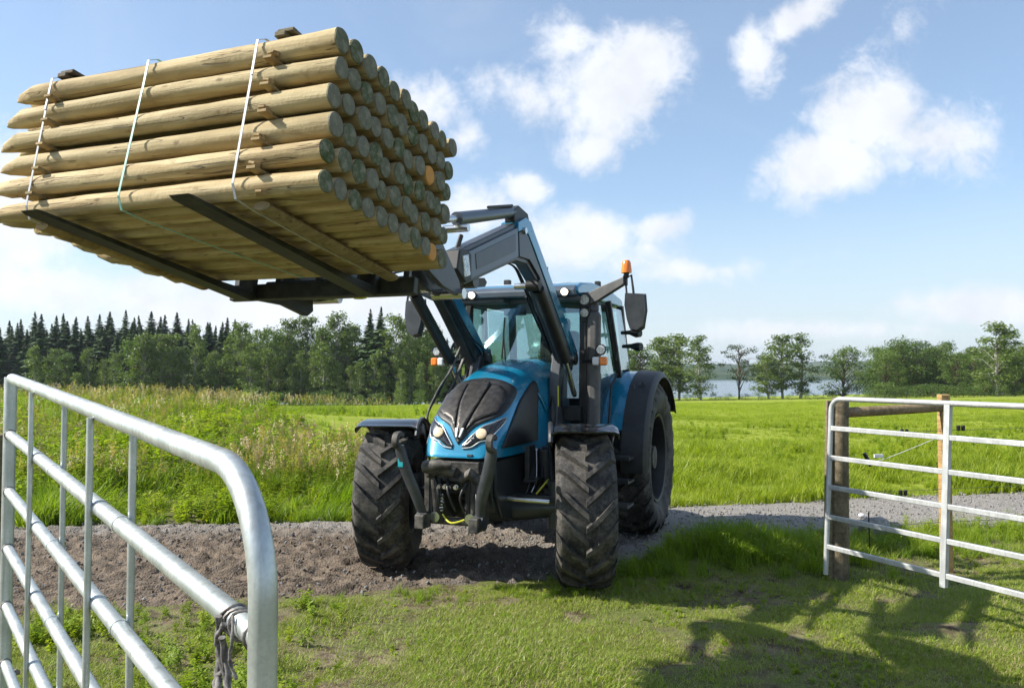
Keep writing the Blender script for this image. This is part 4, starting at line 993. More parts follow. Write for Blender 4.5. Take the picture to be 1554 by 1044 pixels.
g = G(); g.tube(spline([(-1.0, -.1, 1.62), (-.97, -.16, 1.85), (-.985, -.2, 2.2)], 5), .008, 6); g.tube([(-.965, -.21, 1.95), (-.995, -.19, 2.38)], .009, 6); g.build('wiper', M_black, CB)
g = G(); g.box((-1.22, -.16, 2.46), (.03, .26, .09)); g.build('interior_mirror', M_black, CB, bevel=.02)
g = G(); g.tube(spline([(-1.0, -.70, 1.72), (-.96, -.78, 1.78), (-.96, -.78, 2.08), (-1.02, -.70, 2.14)], 5), .013, 8); g.build('grab_handle', M_black, CB, smooth=60)

# ------------------------------------------------------------------ the load: round timber posts on battens, held by straps
MF = MT @ Matrix.Translation((HX, 0, HZ)) @ Matrix.Rotation(-TILT, 4, 'Y')
PL = 2.05; PR = .0535
def post_mesh(seed, r=PR, fresh=False, L=PL, mats=None, point=True):
    q = random.Random(seed); g = G(); seg = 20; st = []
    N = 15; bx, bz = q.uniform(-.012, .012), q.uniform(-.01, .01); ph = q.uniform(0, 6.28); ell = q.uniform(.95, 1.0)
    tl = q.uniform(.14, .2); lump = [q.uniform(-.0035, .0035) for _ in range(8)]
    ys = [0, -.002, -.009]+[-(L-tl)*(i/(N-1)) for i in range(1, N)]+([-L+tl*.35, -L+.01] if point else [])
    rr = [r-.010, r-.003, r]+[r*(1-.05*i/N) for i in range(1, N)]+([r*.52, r*.10] if point else [])
    ox, oz = q.uniform(-.6, .6)*r, q.uniform(-.6, .6)*r
    vs = []
    for j, (y, rad) in enumerate(zip(ys, rr)):
        t_ = min(1, -y/L); cx, cz = bx*math.sin(math.pi*t_), bz*math.sin(math.pi*t_)
        if point and j >= len(ys)-2: k = (.5, 1)[j-(len(ys)-2)]; cx += ox*k; cz += oz*k
        for k in range(seg):
            a = 2*math.pi*k/seg; w = rad
            if 2 <= j < len(ys)-2: w += .0022*math.sin(2*a+ph+y*2.1)+.0016*math.sin(5*a+ph*2-y*5)+lump[j % 8]*.5
            if point and j >= len(ys)-2:            # hewn flats on the point
                w = rad*(.86+.2*abs(math.cos(2*a+ph)))
            vs.append((cx+w*math.cos(a), y, cz+w*ell*math.sin(a)))
    fs = [(j*seg+k, j*seg+(k+1) % seg, (j+1)*seg+(k+1) % seg, (j+1)*seg+k) for j in range(len(ys)-1) for k in range(seg)]
    g.add(vs, fs[2*seg:]); g.add(vs, fs[:2*seg], mi=1); g.add([vs[(len(ys)-1)*seg+k] for k in range(seg)], [tuple(range(seg))])
    g.add([(vs[k][0], vs[k][1]+.0, vs[k][2]) for k in range(seg)], [tuple(range(seg))[::-1]], mi=1)
    me = g.mesh('timber_post', mats or [M_post, M_endf if fresh else M_end], 40); return me
def flip(me): return me
PM = [post_mesh(100+i) for i in range(10)]; PMf = [post_mesh(130+i, fresh=True) for i in range(2)]
A0, DA, B0, DB = .215, .1085, .115, .128
layer = ['bottom', 'second lowest', 'third lowest', 'third highest', 'second highest', 'top']
ordn = ['first', 'second', 'third', 'fourth', 'fifth', 'sixth', 'seventh', 'eighth', 'ninth', 'tenth', 'last']
fresh = {(8, 3): 0, (9, 0): 1}                 # counted from the side nearest the camera
YE = 1.0
for k in range(6):
    sh = [(0, 0, 0, 0, 0, 0), (.0, .012, -.008, .010, -.004, .006)][1][k]
    for i in range(11):                        # i = 0 nearest the camera
        a = A0+DA*(10-i)+sh+rnd.uniform(-.004, .004); b = B0+DB*k+rnd.uniform(-.004, .004)+(.004 if i % 2 else -.004)
        ye = YE+(rnd.uniform(-.014, .012) if i else rnd.uniform(-.012, .012))-(.0 if k else .0)
        f = (i, k) in fresh
        o = bpy.data.objects.new('timber_post', PMf[fresh[(i, k)]] if f else PM[rnd.randrange(10)]); COL.objects.link(o)
        rv_ = .91+rnd.random()*.12
        o.matrix_world = MF @ Matrix.Translation((a, ye, b)) @ Matrix.Rotation(rnd.uniform(0, 6.28) if not f else .3, 4, 'Y') @ Matrix.Diagonal((rv_, rnd.uniform(.985, 1.015), rv_, 1))
        lab = 'pointed timber post, %s layer of the bundle, %s from the near side' % (layer[k], ordn[i])
        if f: lab = 'timber post with fresh orange cut end, %s layer, %s from the near side' % (layer[k], ordn[i])
        tag(o, lab, 'wooden post', 'timber posts strapped in a bundle on the fork')
# spacer battens between the layers, their ends showing on the near side
bat = G(); bat.box((0, 0, 0), (1.16, .045, .022)); batm = bat.mesh('spacer', M_batten)
for s, y_, nm in ((0, YE-.335, 'butt-end'), (1, YE-1.67, 'pointed-end')):
    for k in range(5):
        o = bpy.data.objects.new('spacer_batten', batm); COL.objects.link(o)
        o.matrix_world = MF @ Matrix.Translation((A0+DA*5+.05, y_+rnd.uniform(-.012, .012), B0+DB*(k+.5)-.008)) @ Matrix.Rotation(rnd.uniform(-.01, .01), 4, 'Z') @ Matrix.Diagonal((1, 1, .55, 1))
        tag(o, 'wooden batten between %s and %s layers of posts, %s side' % (layer[k], layer[k+1], nm), 'batten', 'battens between the layers of posts')
        # the stub that sticks out over the near post
    o = None
    if s == 0:
        sg = G(); sg.add([(0, -.03, -.004), (0, .03, -.004), (0, -.03, .018), (0, .03, .018), (.052, -.012, .0), (.052, .020, .0), (.050, -.012, .010), (.050, .020, .010)], [(0, 1, 3, 2), (4, 6, 7, 5), (0, 4, 5, 1), (2, 3, 7, 6), (0, 2, 6, 4), (1, 5, 7, 3)])
    g = G(); g.box((0, 0, 0), (1.12, .06, .026)); g.box((.47, .02, .018), (.16, .09, .022)); g.box((.2, -.01, .02), (.3, .05, .02))
    o = g.build('top_batten', M_barkb, bevel=.006); o.matrix_world = MF @ Matrix.Translation((A0+DA*5+.03, y_+.02, B0+DB*5+.060))
    tag(o, 'dark bark-covered batten on top of the bundle under the strap near the %s' % ('cut ends' if s == 0 else 'pointed ends'), 'batten')
# stubs of the battens resting against the near posts
for k in range(6):
    g = G(); vs = [(0, -.032, -.012), (0, .028, -.014), (0, -.03, .014), (0, .03, .012), (.030, -.014, -.004), (.033, .020, -.006), (.032, -.014, .006), (.030, .018, .006)]
    g.add(vs, [(0, 2, 3, 1), (4, 5, 7, 6), (0, 1, 5, 4), (2, 6, 7, 3), (0, 4, 6, 2), (1, 3, 7, 5)])
    o = g.build('wood_wedge', M_batten, bevel=.003)
    if k == 0: o.matrix_world = MF @ Matrix.Translation((A0+DA*10+PR-.012, YE-.30, B0+DB*k-.05)); 
    else: o.matrix_world = MF @ Matrix.Translation((A0+DA*10+PR-.010, YE-.33-.006*(5-k), B0+DB*k-.045)) @ Matrix.Rotation(R(rnd.uniform(-12, 12)), 4, 'X')
    tag(o, 'small wooden wedge sticking out at the near post of the %s layer' % layer[k], 'wedge', 'wedges on the near side of the bundle')
for y_, L_, nm in ((YE-.36, 1.30, 'butt ends'), (YE-1.70, 1.26, 'pointed ends')):
    g = G(); g.tube([(-.60, 0, 0), (-.2, .004, 0), (.3, -.004, .002), (.53, 0, 0)], [.046, .048, .046, .044], 12, sq=.46)
    o = g.build('bearer', M_rail if nm[0] == 'b' else M_batten, smooth=40); o.matrix_world = MF @ Matrix.Translation((A0+DA*5-.02, y_, .044))
    tag(o, 'long round wooden bearer under the bundle near the %s of the posts' % nm, 'bearer')
def strap(y0, y1, m_, label, w=.012, diag=0.):
    """closed loop round the bundle: down the near side, under, up the back, over the top"""
    an = A0+DA*10+PR+.012; af = A0-PR-.01; bt = B0+DB*5+PR+.01; bb = B0-PR-.006
    loop = [(an, y0, bt-.03), (an+.004, y0-.004, bt-.2)]
    for k in range(5, -1, -1): loop += [(an-.0, y0+(y1-y0)*(5-k)/5, B0+DB*k)]
    loop += [(an-.03, y1, bb), (an-.15, y1+diag*.1, bb-.008), ((an+af)/2, y1+diag*.5, bb-.012), (af+.05, y1+diag, bb-.004), (af, y1+diag, bb+.06), (af-.004, y0, bt-.06), (af+.05, y0, bt), ((an+af)/2, y0, bt+.012), (an-.05, y0, bt+.002)]
    g = G(); vs = []; n = len(loop)
    for i, p in enumerate(loop):
        a = Vector(p); d = (Vector(loop[(i+1) % n])-Vector(loop[i-1])).normalized(); wv = Vector((0, 1, 0)); nn_ = d.cross(wv).normalized()*.0015; wv = wv*w/2
        vs += [a-wv-nn_, a+wv-nn_, a+wv+nn_, a-wv+nn_]
    fs = [(4*i+j, 4*i+(j+1) % 4, 4*((i+1) % n)+(j+1) % 4, 4*((i+1) % n)+j) for i in range(n) for j in range(4)]
    g.add(vs, fs); o = g.build('strap', m_); o.matrix_world = MF; tag(o, label, 'strap', 'straps round the bundle of posts')
strap(YE-.415, YE-.445, M_strap, 'greyish white strap round the bundle nearest the cut ends of the posts')
strap(YE-1.05, YE-1.10, M_gstrap, 'pale green strap round the middle of the bundle of posts', diag=.18)
strap(YE-1.685, YE-1.70, M_strap, 'greyish white strap round the bundle nearest the pointed ends of the posts')

# ------------------------------------------------------------------ near gate on the left
gN = Vector((-.405, 1.30, 0)); gF = Vector((-2.343, 3.70, 0)); gd = (gF-gN).normalized(); GL = (gF-gN).length
GT = tag(empty('farm_gate', (gN.x, gN.y, 0)), 'large galvanised tube gate standing open at the left, close to the camera', 'gate')
def gp(k, z):      # k metres from the near end; the free end sags a little
    p = gN+gd*k; return (p.x-gN.x, p.y-gN.y, z+.045*k)
TR_ = .0225; ztp = 1.655
g = G(); path = [gp(0, .02), gp(0, .5), gp(0, 1.0), gp(0, ztp-.26)]
path += [gp(.20*(1-math.cos(a)), ztp-.20+.20*math.sin(a)) for a in [R(8*i) for i in range(0, 12)]]+[gp(.5, ztp), gp(1.5, ztp), gp(GL-.05, ztp)]
g.tube(path, .0235, 20); g.build('frame_tube', M_galv, GT, smooth=60)
g = G(); g.tube([gp(GL, -.06), gp(GL, ztp+.005)], .0265, 18); g.build('hinge_tube', M_galv, GT, smooth=60)
for i in range(5):
    z_ = ztp-.262*(i+1)
    g = G(); g.tube([gp(.0, z_), gp(.35, z_), gp(GL, z_)], [.0215]*3, 16)
    rl = g.build('rail', M_galv, GT, smooth=60)
    for k in (.62, .31, .386, .73): 
        g = G(); kk = k*GL; g.tube([gp(kk-.012, z_), gp(kk+.012, z_)], .0232, 16); g.build('rail_collar', M_galv, rl, smooth=50)
nrm = Vector((gd.y, -gd.x, 0)); nrm = nrm if nrm.dot(-gN) > 0 else -nrm
for k, sd in ((.7286, 1), (.619, -1), (.386, 1), (.311, -1)):
    g = G(); a = Vector(gp(k*GL, .25))+nrm*sd*.028; b = Vector(gp(k*GL, ztp-.01))+nrm*sd*.028; g.tube([a, (a+b)/2, b], .0095, 10); g.build('upright_rod', M_galv, GT, smooth=60)
g = G(); bp = Vector(gp(.07, ztp-.075)); tocam = (Vector((-gN.x, -gN.y, EYE))-bp).normalized(); g.tube([bp+tocam*.016, bp+tocam*.0245], .0035, 10); g.build('bolt_hole', M_black, GT)
g = G(); g.tube([(-.0, 0, -.1), (.0, .0, 1.5), (.01, 0, 1.62)], [.06, .058, .05], 14)
o = g.build('gate_post', M_wpost, smooth=50); o.location = (-2.535, 3.86, -.1); tag(o, 'dark weathered wooden post at the left edge, holding the hinged end of the near gate', 'post')
for z_ in (1.28, .5):
    g = G(); g.tube([(.02, .02, z_), (.24, -.14, z_+.03)], .012, 8); g.build('hinge_pin', M_wire, o, smooth=40)
for i in range(5):
    z_ = ztp-.262*(i+1)
    for k_ in (.024, GL-.027):
        g = G(); c_ = [Vector(gp(k_, z_))+nrm*(.0225*math.cos(a))+Vector((0, 0, .0225*math.sin(a))) for a in [j*math.pi/8 for j in range(17)]]
        g.tube(c_, [.0035*(1+.3*math.sin(j*2.3+i)) for j in range(17)], 6); g.build('weld_bead', M_wire, GT, smooth=60)
# frayed rope and wire knotted round the rail
RP = tag(empty('frayed_rope', (gN.x, gN.y, 0)), 'frayed grey rope and wire knotted round the rail of the near gate', 'rope')
zr = ztp-.262
for j in range(3):
    g = G(); k0 = .085+.022*j; pts = []
    for i in range(15):
        a = 2*math.pi*i/14; c_ = Vector(gp(k0+.008*math.sin(a*2+j), zr)); pts.append(c_+nrm*(.025*math.cos(a))+Vector((0, 0, .025*math.sin(a)-.002)))
    g.tube(pts, .0028, 6); g.build('wire_loop', M_wire if j else M_rope, RP, smooth=60)
for j, pth in enumerate([[(.105, .0), (.125, -.03), (.145, -.06), (.135, -.10), (.105, -.14), (.085, -.19), (.08, -.3)], [(.12, .01), (.13, -.05), (.10, -.11), (.06, -.16), (.045, -.2), (.05, -.3)],
                         [(.10, -.02), (.115, -.08), (.14, -.1), (.12, -.12), (.02, -.10)], [(.11, -.02), (.10, -.09), (.075, -.13), (.03, -.22), (.02, -.32)], [(.14, -.06), (.15, -.1), (.11, -.15), (.10, -.24)],
                         [(.08, .02), (.055, -.01), (.07, -.05), (.06, -.08)]]):
    g = G(); pts = [Vector(gp(a, zr+b))+nrm*(.026+.006*math.sin(i*2.+j)) for i, (a, b) in enumerate(pth)]
    sp_ = spline(pts, 6)
    g.tube(sp_, [(.0052 if j < 4 else .003)*(1+.25*math.sin(i*1.7+j)) for i in range(len(sp_))], 7); g.build('rope_strand', M_rope, RP, smooth=60)

# ------------------------------------------------------------------ far gate and fence on the right
def gz1(x, y): return float(gz(np.array([x]), np.array([y]))[0])
rN = Vector((2.71, 6.80, 0)); rE = Vector((3.42, 5.35, 0)); rd = (rE-rN).normalized()
RG = tag(empty('field_gate', (rN.x, rN.y, 0)), 'pale galvanised gate of flat rails standing open against the wooden post on the right', 'gate')
lean = Vector((-.075, 0, 1))
def rp(k, z): 
    p = rd*k; return Vector((p.x, p.y, 0))+Vector(((z-.9)*.055, (z-.9)*.02, z))
zs = [1.587, 1.335, 1.085, .835, .585, .335]
cr_ = [rp(.09+.10*(1-math.cos(a))*1.0-.09, zs[0]-.10+.10*math.sin(a)) for a in [R(i*15) for i in range(7)]]
g = G(); g.tube([rp(0, .10), rp(0, .8), rp(0, 1.38)]+cr_+[rp(.4, zs[0]), rp(3.2, zs[0]+.0)], .021, 14); g.build('frame_tube', M_galv2, RG, smooth=60)
for z_ in zs[1:]:
    g = G(); a = rp(.0, z_); b = rp(3.2, z_); d = (b-a).normalized(); up_ = Vector((0, 0, .020)); sd = d.cross(Vector((0, 0, 1))).normalized()*.014
    g.add([a-up_-sd, a+up_-sd, a+up_+sd, a-up_+sd, b-up_-sd, b+up_-sd, b+up_+sd, b-up_+sd], [(0, 1, 2, 3), (7, 6, 5, 4), (0, 4, 5, 1), (1, 5, 6, 2), (2, 6, 7, 3), (3, 7, 4, 0)]); g.build('rail', M_galv2, RG, bevel=.006)
for k in (1.075, 2.3):
    g = G(); a = rp(k, .25); b = rp(k, 1.60); sd = rd*.024; nn2 = Vector((rd.y, -rd.x, 0))*.019
    g.add([a-sd-nn2, a+sd-nn2, a+sd+nn2, a-sd+nn2, b-sd-nn2, b+sd-nn2, b+sd+nn2, b-sd+nn2], [(3, 2, 1, 0), (4, 5, 6, 7), (0, 1, 5, 4), (1, 2, 6, 5), (2, 3, 7, 6), (3, 0, 4, 7)]); g.build('gate_brace', M_galv2, RG, bevel=.004)
FN = tag(empty('wooden_fence', (2.90, 7.05, 0)), 'short wooden fence of a thick weathered post, an orange-brown post and a round top rail', 'fence')
g = G(); g.tube([(-.02, 0, -.3), (0, 0, .5), (.01, 0, 1.3), (.02, 0, 1.575), (.02, 0, 1.585)], [.083, .08, .077, .074, .066], 18); o = g.build('post', M_wpost, FN, smooth=40); tag(o, 'thick weathered grey post')
g = G(); g.prism([(-.04, -.2), (-.035, 1.56), (.02, 1.565), (.03, -.2)], -.02, .02); o = g.build('board', M_wpost, FN, bevel=.006, loc=(-.115, -.03, 0), rot=(0, R(1.2), R(10))); tag(o, 'weathered board on the side of the thick post')
g = G(); g.box((0, 0, .66), (.085, .085, 1.9)); o = g.build('post', M_fpost, FN, bevel=.008, loc=(1.06, .22, 0)); tag(o, 'fresh orange-brown square post')
g = G(); g.tube([(.05, .0, 1.455), (.4, .05, 1.47), (.8, .14, 1.485), (1.04, .19, 1.495)], [.046, .045, .043, .04], 14); g.build('top_rail', M_rail, FN, smooth=50)
for z_ in (.45, .75, 1.28):
    g = G(); g.tube([(0.06, .0, z_), (.5, .10, z_-.01), (1.03, .2, z_), (2.6, .4, z_+.03)], .0022, 5); g.build('fence_wire', M_wire, FN)
for x_, z_ in ((.62, 1.275), (.60, .73), (1.13, 1.31)):
    g = G(); g.box((x_, .11, z_), (.028, .03, .05)); g.box((x_+.045, .115, z_), (.028, .03, .05)); g.build('insulator', M_insul, FN, bevel=.008)
g = G(); g.tube([(.25, .05, 1.09), (.31, .055, .98)], [.016, .02], 10); g.build('electric_fence_handle', M_insul, FN, smooth=40)
g = G(); g.box((.40, .1, 1.06), (.08, .02, .03)); g.tube(spline([(.3, .08, 1.0), (.5, .1, 1.05), (1.0, .2, 1.22)], 4), .003, 5); g.build('handle_cord', M_white, FN, bevel=.004)
g = G(); g.tube([(0.3, .08, .25), (.29, .07, .56)], .006, 6); g.build('iron_stake', M_insul, FN)
# stones
def stone(name, loc, s, label, m_=None, seed=0, sub=3):
    q = random.Random(seed); bm = bmesh.new(); bmesh.ops.create_icosphere(bm, subdivisions=sub, radius=1)
    for v_ in bm.verts:
        c_ = v_.co; k = 1+.22*float(fbm(np.array([c_.x*1.3+seed]), np.array([c_.y*1.3+c_.z*2]), 3)[0]); v_.co = Vector((c_.x*s[0]*k, c_.y*s[1]*k, c_.z*s[2]*k))
    me = bpy.data.meshes.new(name); bm.to_mesh(me); bm.free(); me.materials.append(m_ or M_stone); me.polygons.foreach_set('use_smooth', [True]*len(me.polygons))
    o = bpy.data.objects.new(name, me); COL.objects.link(o); o.location = loc; return tag(o, label, 'stone')
stone('stone', (3.98, 8.75, .10), (.17, .12, .13), 'grey stone in the grass beside the thick gate post', seed=3)
stone('stone', (4.35, 9.9, .03), (.04, .03, .025), 'small white stone lying on the gravel behind the right gate', M_white, seed=5, sub=2)
stone('boulder', (-37, 110, gz1(-37, 110)+.4), (1.9, 1.3, .9), 'low grey boulder at the foot of the forest beyond the meadow', seed=8)

# ------------------------------------------------------------------ trees
def leafcloud(g, rs_, c, r, n, size, flat=1., mi=0):
    for _ in range(n):
        d = Vector((rs_.gauss(0, 1), rs_.gauss(0, 1), rs_.gauss(0, 1)*flat)); d.normalize()
        p = Vector(c)+d*r*(rs_.random()**.45); p.z = c[2]+(p.z-c[2])
        a = Vector((rs_.gauss(0, 1), rs_.gauss(0, 1), rs_.gauss(0, .7))).normalized(); b = a.cross(Vector((rs_.gauss(0, 1), rs_.gauss(0, 1), rs_.gauss(0, 1)))).normalized()
        s_ = size*rs_.uniform(.6, 1.3)
        g.add([p-a*s_*.5, p+b*s_*.32, p+a*s_*.5, p-b*s_*.32], [(0, 1, 2), (0, 2, 3)], mi=mi)
def spruce(seed):
    q = random.Random(seed); g = G(); H = 1.; n = 46
    for i in range(n):
        t_ = i/(n-1); z = .10+.89*t_; R_ = (.205*(1-t_)**.95+.002)*q.uniform(.75, 1.2); nb = 13 if t_ < .8 else 5
        for b in range(nb):
            a = q.uniform(0, 6.28); L_ = R_*q.uniform(.7, 1.15); dr = L_*.45
            for k in range(5):
                u_ = (k+.6)/5; p = Vector((math.cos(a)*L_*u_, math.sin(a)*L_*u_, z-dr*u_**1.3+.02*u_))
                w = (.007+.034*min(1, (1-t_)*2.2))*(1.2-u_*.6)*q.uniform(.7, 1.3); sd = Vector((-math.sin(a), math.cos(a), 0))
                o_ = Vector((math.cos(a), math.sin(a), -.5))*w*1.1; dn = Vector((0, 0, -w*.8))
                g.add([p-sd*w+dn*q.random(), p-o_*.6, p+sd*w+dn*q.random(), p+o_], [(0, 1, 2), (0, 2, 3)])
    t = G(); t.tube([(0, 0, -.03), (0, 0, .5), (0, 0, .99)], [.012, .008, .001], 6)
    return g.mesh('spruce_crown', L_spruce), t.mesh('spruce_trunk', M_ptrunk)
def broad(seed, kind):
    q = random.Random(seed); g = G(); t = G()
    P_ = {'birch': (.14, .97, .21, 64, .036, L_birch, M_btrunk), 'slim': (.05, .98, .13, 46, .034, L_birch, M_btrunk), 'round': (.05, .96, .40, 84, .038, L_decid, M_ptrunk),
          'oval': (.05, .97, .27, 66, .036, L_decid, M_ptrunk), 'pine': (.34, .96, .33, 34, .034, L_pine, M_ptrunk), 'bush': (.0, .9, .5, 18, .075, L_decid, M_ptrunk)}[kind]
    z0, z1, R_, nc, ls, lm, tm = P_; bend = (q.uniform(-.02, .02), q.uniform(-.02, .02))
    tp = lambda z: Vector((bend[0]*math.sin(z*3), bend[1]*math.sin(z*3.4), z))
    t.tube([tp(z) for z in (-.03, .1, .3, .5, .7, .88)], [.013, .011, .0085, .0065, .004, .0015], 7)
    for i in range(nc):
        u_ = (i+q.random())/nc; z = z0+(z1-z0)*u_
        if kind == 'pine': env = R_*(.35+.9*math.sin(math.pi*min(1, .18+u_*.82))**.8)*q.uniform(.4, 1.1)
        elif kind == 'birch': env = R_*(.25+.85*math.sin(math.pi*(.1+.86*u_)))*q.uniform(.3, 1.15)
        elif kind == 'slim': env = R_*(.35+.75*math.sin(math.pi*(.12+.84*u_)))*q.uniform(.3, 1.2)
        else: env = R_*(.25+.8*math.sin(math.pi*(.2+.75*u_))**.8)*q.uniform(.35, 1.1)
        a = q.uniform(0, 6.28); c_ = tp(z*.98)+Vector((math.cos(a)*env*.72, math.sin(a)*env*.72, 0))
        cr = (.068 if kind in ('birch', 'slim') else .085 if kind != 'pine' else .075)*q.uniform(.6, 1.25)
        if kind == 'bush': cr = .2*q.uniform(.7, 1.2)
        leafcloud(g, q, c_, cr, 78 if kind not in ('bush',) else 60, ls*.62, .75 if kind != 'pine' else .5)
        if kind != 'bush' or i % 3 == 0: t.tube([tp(max(.02, z-env*.7-.02)), (tp(z-.02)+c_)/2, c_], [.0045, .003, .001], 4)
    return g.mesh(kind+'_crown', lm), t.mesh(kind+'_trunk', tm)
BT = {k: [broad(300+17*j+i, k) for i in range(n)] for j, (k, n) in enumerate((('birch', 5), ('slim', 3), ('round', 4), ('oval', 4), ('pine', 3), ('bush', 3)))}
BT['spruce'] = [spruce(500+i) for i in range(6)]
NM = {'birch': 'birch_tree', 'slim': 'birch_tree', 'round': 'deciduous_tree', 'oval': 'deciduous_tree', 'pine': 'pine_tree', 'spruce': 'spruce_tree', 'bush': 'bush'}
def tree(kind, px, top, D, label, group=None, wide=1., base=None):
    """px, top: where its tip stands in the view at distance D (metres)"""
    Xw = (px-777)/1200*D; gzv = gz1(Xw, D); Hh = EYE+(562-top)/1200*D-gzv
    r_ = tag(empty(NM[kind], (Xw, D, gzv), (0, 0, rnd.uniform(0, 6.28))), label, 'bush' if kind == 'bush' else 'tree', group)
    cr_me, tr_me = rnd.choice(BT[kind]); r_.scale = (Hh*wide, Hh*wide, Hh)
    if kind == 'spruce': r_.rotation_euler = (rnd.uniform(-.03, .03), rnd.uniform(-.03, .03), rnd.uniform(0, 6.28))
    for nm, me in (('crown', cr_me), ('trunk', tr_me)):
        o = bpy.data.objects.new(nm, me); COL.objects.link(o); o.parent = r_
    return r_
# dark spruce forest on the left
rn = random.Random(21)
ORD = 'first second third fourth fifth sixth seventh eighth ninth tenth eleventh twelfth thirteenth fourteenth fifteenth sixteenth seventeenth eighteenth nineteenth twentieth twenty-first twenty-second twenty-third twenty-fourth twenty-fifth twenty-sixth twenty-seventh'.split()
tops = [(0, 492), (15, 482), (32, 487), (52, 478), (62, 482), (82, 477), (97, 480), (112, 476), (132, 478), (147, 482), (160, 476), (172, 478), (188, 470), (200, 476), (214, 480), (228, 477), (242, 480), (255, 476), (270, 478), (284, 482), (296, 480), (310, 486), (322, 482), (334, 488), (345, 486), (358, 484), (372, 500)]
SG = 'spruces of the forest behind the left meadow'
for i, (px, tp_) in enumerate(tops):
    tree('spruce', px+rn.uniform(-2, 2), tp_+rn.uniform(-5, 8), rn.uniform(126, 138), 'dark pointed spruce in the left skyline, %s from the left edge of the photo' % ORD[i], 'pointed spruces of the left skyline', rn.uniform(1.25, 1.7))
for i in range(46):
    px = -20+i*9+rn.uniform(-4, 4); tree('spruce', px, 486+rn.uniform(0, 16 if i % 3 else 40)+.015*px, rn.uniform(114, 126), 'dark spruce in the closed edge of the forest behind the left meadow', SG, rn.uniform(1.3, 1.9))
for i in range(17):
    px = 60+i*20+rn.uniform(-7, 7); tree(rn.choice(['oval', 'slim', 'birch', 'birch']), px, 548+rn.uniform(-30, 22)-(.09*px if px > 180 else 0), rn.uniform(104, 114), 'low light green leafy tree in front of the dark spruces on the left', 'leafy trees along the left forest edge', rn.uniform(.9, 1.25))
for (px, tp_, k, lb) in [(398, 494, 'birch', 'slender birch at the left end of the tall mixed wood'), (418, 498, 'oval', 'leafy tree second from the left end of the tall mixed wood'), (440, 480, 'birch', 'tall birch with a bare lower trunk left of the loader hook'), (466, 476, 'birch', 'tall narrow birch just below the left end of the fork frame'),
                         (488, 492, 'oval', 'bushy leafy tree between two tall birches in the mixed wood'), (510, 470, 'birch', 'tallest birch of the mixed wood, with feathery top'), (530, 486, 'birch', 'birch right of the tallest birch in the mixed wood'), (558, 470, 'spruce', 'tall spruce with a pointed top among the birches'), (574, 466, 'spruce', 'pointed conifer left of the loader arm, tallest of its pair'),
                         (600, 474, 'birch', 'light green birch beside the paired conifers'), (622, 480, 'birch', 'birch seen just left of the raised loader arm'), (646, 486, 'oval', 'leafy tree seen behind the tractor indicator lamp')]:
    tree(k, px, tp_, rn.uniform(112, 122), lb, None, 1.3 if k == 'spruce' else rn.uniform(1.0, 1.25))
for i in range(34):
    px = 385+i*9.2+rn.uniform(-4, 4); tree(rn.choice(['oval', 'birch', 'spruce', 'birch', 'round']), px, 505+rn.uniform(-10, 40), rn.uniform(123, 138), 'tree standing deep in the mixed wood left of the tractor', 'trees deep in the mixed wood', rn.uniform(1.1, 1.5))
for i in range(16):
    px = 388+i*18+rn.uniform(-5, 5); tree('slim', px, 535+rn.uniform(-12, 30), rn.uniform(106, 112), 'young birch at the front edge of the mixed wood left of the tractor', 'young birches at the wood edge', rn.uniform(1.0, 1.5))
for i in range(10): tree(rn.choice(['round', 'oval', 'birch']), 690+i*27, 545+rn.uniform(-15, 15), rn.uniform(120, 135), 'leafy tree behind the tractor cab', 'trees behind the tractor', 1.3)
# single trees on the lake shore
for (px, tp_, k, w, D, lb) in [(950, 524, 'round', 1.0, 118, 'leafy tree behind the rear wheel and right mirror'), (972, 530, 'oval', 1.3, 115, 'bushy tree just right of the cab'), (1003, 512, 'birch', 1.25, 122, 'broad birch beside the rear mudguard, left of its twin'), (1030, 508, 'birch', 1.25, 120, 'airy tall birch on the lake shore, second right of the tractor'),
        (1063, 511, 'slim', 1.25, 112, 'narrow dark column-shaped birch alone in front of the lake'), (1121, 522, 'pine', .95, 120, 'lone pine with an open crown in front of the lake'), (1166, 540, 'birch', 1.5, 116, 'low spreading birch left of the pair on the shore'), (1187, 508, 'birch', 1.15, 118, 'taller birch of the pair in front of the lake'),
        (1214, 508, 'slim', 1.2, 120, 'slimmer birch of the pair in front of the lake'), (1278, 528, 'round', 1.2, 120, 'round dense tree standing alone above the right gate corner')]:
    tree(k, px, tp_-3, D, lb, None, w*1.45)
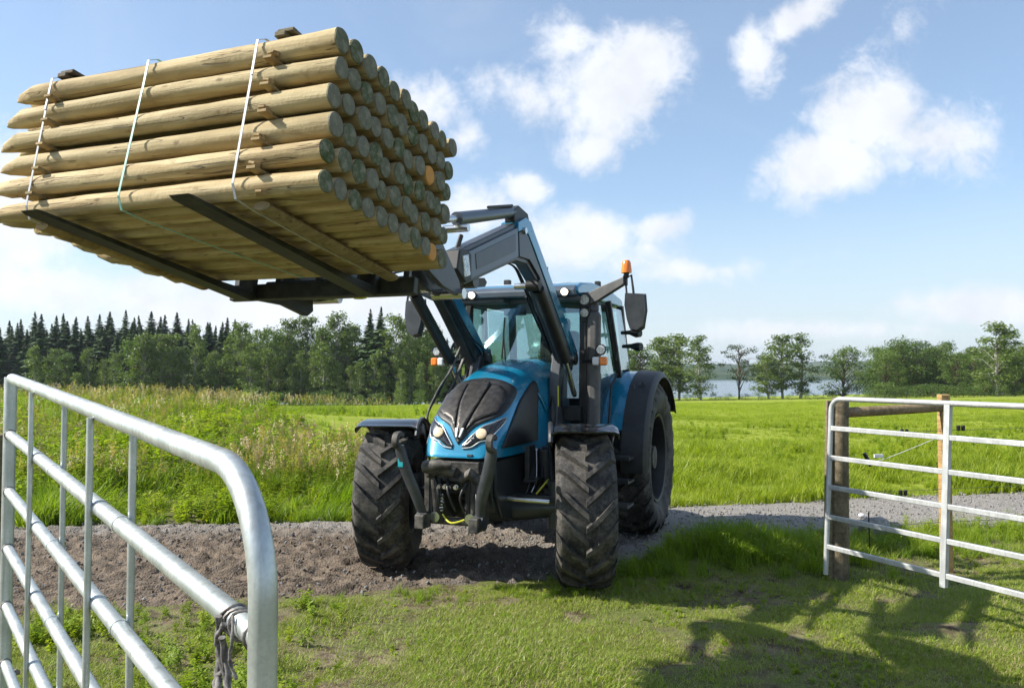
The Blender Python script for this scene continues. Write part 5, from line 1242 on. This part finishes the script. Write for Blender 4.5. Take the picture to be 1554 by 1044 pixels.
for (px, tp_, k, w, D, lb) in [(1345, 532, 'round', 1.0, 120, 'leftmost rounded tree of the wood on the right'), (1362, 514, 'oval', 1.25, 126, 'tall leafy tree near the left end of the right wood'), (1392, 517, 'round', .95, 128, 'broad dark tree in the left half of the right wood'), (1428, 518, 'round', .9, 130, 'dark tree with a flat top in the middle of the right wood'),
        (1452, 534, 'round', 1.0, 122, 'lower leafy tree left of the tall light birch'), (1478, 530, 'oval', 1.3, 126, 'leafy tree just left of the tall light birch'), (1512, 489, 'birch', 1.35, 110, 'tall light birch rising above the wood at the right'), (1540, 525, 'round', 1.1, 124, 'leafy tree right of the tall light birch'), (1565, 518, 'round', 1.1, 124, 'tree cut by the right edge of the view')]:
    tree(k, px, tp_-2, D, lb, None, w*1.4)
for i in range(26):
    px = 1335+i*10+rn.uniform(-4, 4); tree(rn.choice(['round', 'oval', 'round']), px, 533+rn.uniform(-12, 14), rn.uniform(132, 146), 'tree deep in the dark wood on the right', 'trees deep in the right wood', rn.uniform(1.3, 1.7))
for i, px in enumerate([985, 1012, 1040, 1085, 1105, 1130, 1150, 1172, 1196, 1222, 1240, 1262, 1300, 1318]):
    tree('bush', px, 596+rn.uniform(-4, 4), rn.uniform(106, 112), 'low dark bush along the lake shore at the far edge of the field', 'bushes along the lake shore', rn.uniform(1.6, 2.8))
for i in range(16):
    px = 1328+i*15+rn.uniform(-4, 4); tree('bush', px, 583+rn.uniform(-6, 5), rn.uniform(106, 110), 'low bush in front of the wood on the right', 'bushes in front of the right wood', rn.uniform(1.2, 2.2))
for i in range(24):
    px = -10+i*28+rn.uniform(-7, 7); tree('bush', px, 592+rn.uniform(-8, 6), rn.uniform(100, 104), 'low undergrowth bush at the foot of the left forest', 'undergrowth of the left forest', rn.uniform(1.2, 2.2))

# ------------------------------------------------------------------ the air between here and the far shore
hz = bpy.data.materials.new('pale_haze'); hz.use_nodes = True; t = NT(hz.node_tree); t.n.clear()
pv = t.new('ShaderNodeVolumePrincipled'); pv.inputs['Color'].default_value = (.82, .9, 1, 1); pv.inputs['Density'].default_value = HAZE; pv.inputs['Anisotropy'].default_value = .25
t.l.new(pv.outputs[0], t.new('ShaderNodeOutputMaterial').inputs['Volume'])
x0_, x1_, y0_, y1_ = float(xs[0])-20, float(xs[-1])+20, float(ys[0])-20, float(ys[-1])+20
g = G(); g.box(((x0_+x1_)/2, (y0_+y1_)/2, 21), (x1_-x0_, y1_-y0_, 80)); o = g.build('haze', hz, loc=None); o['kind'] = 'stuff'
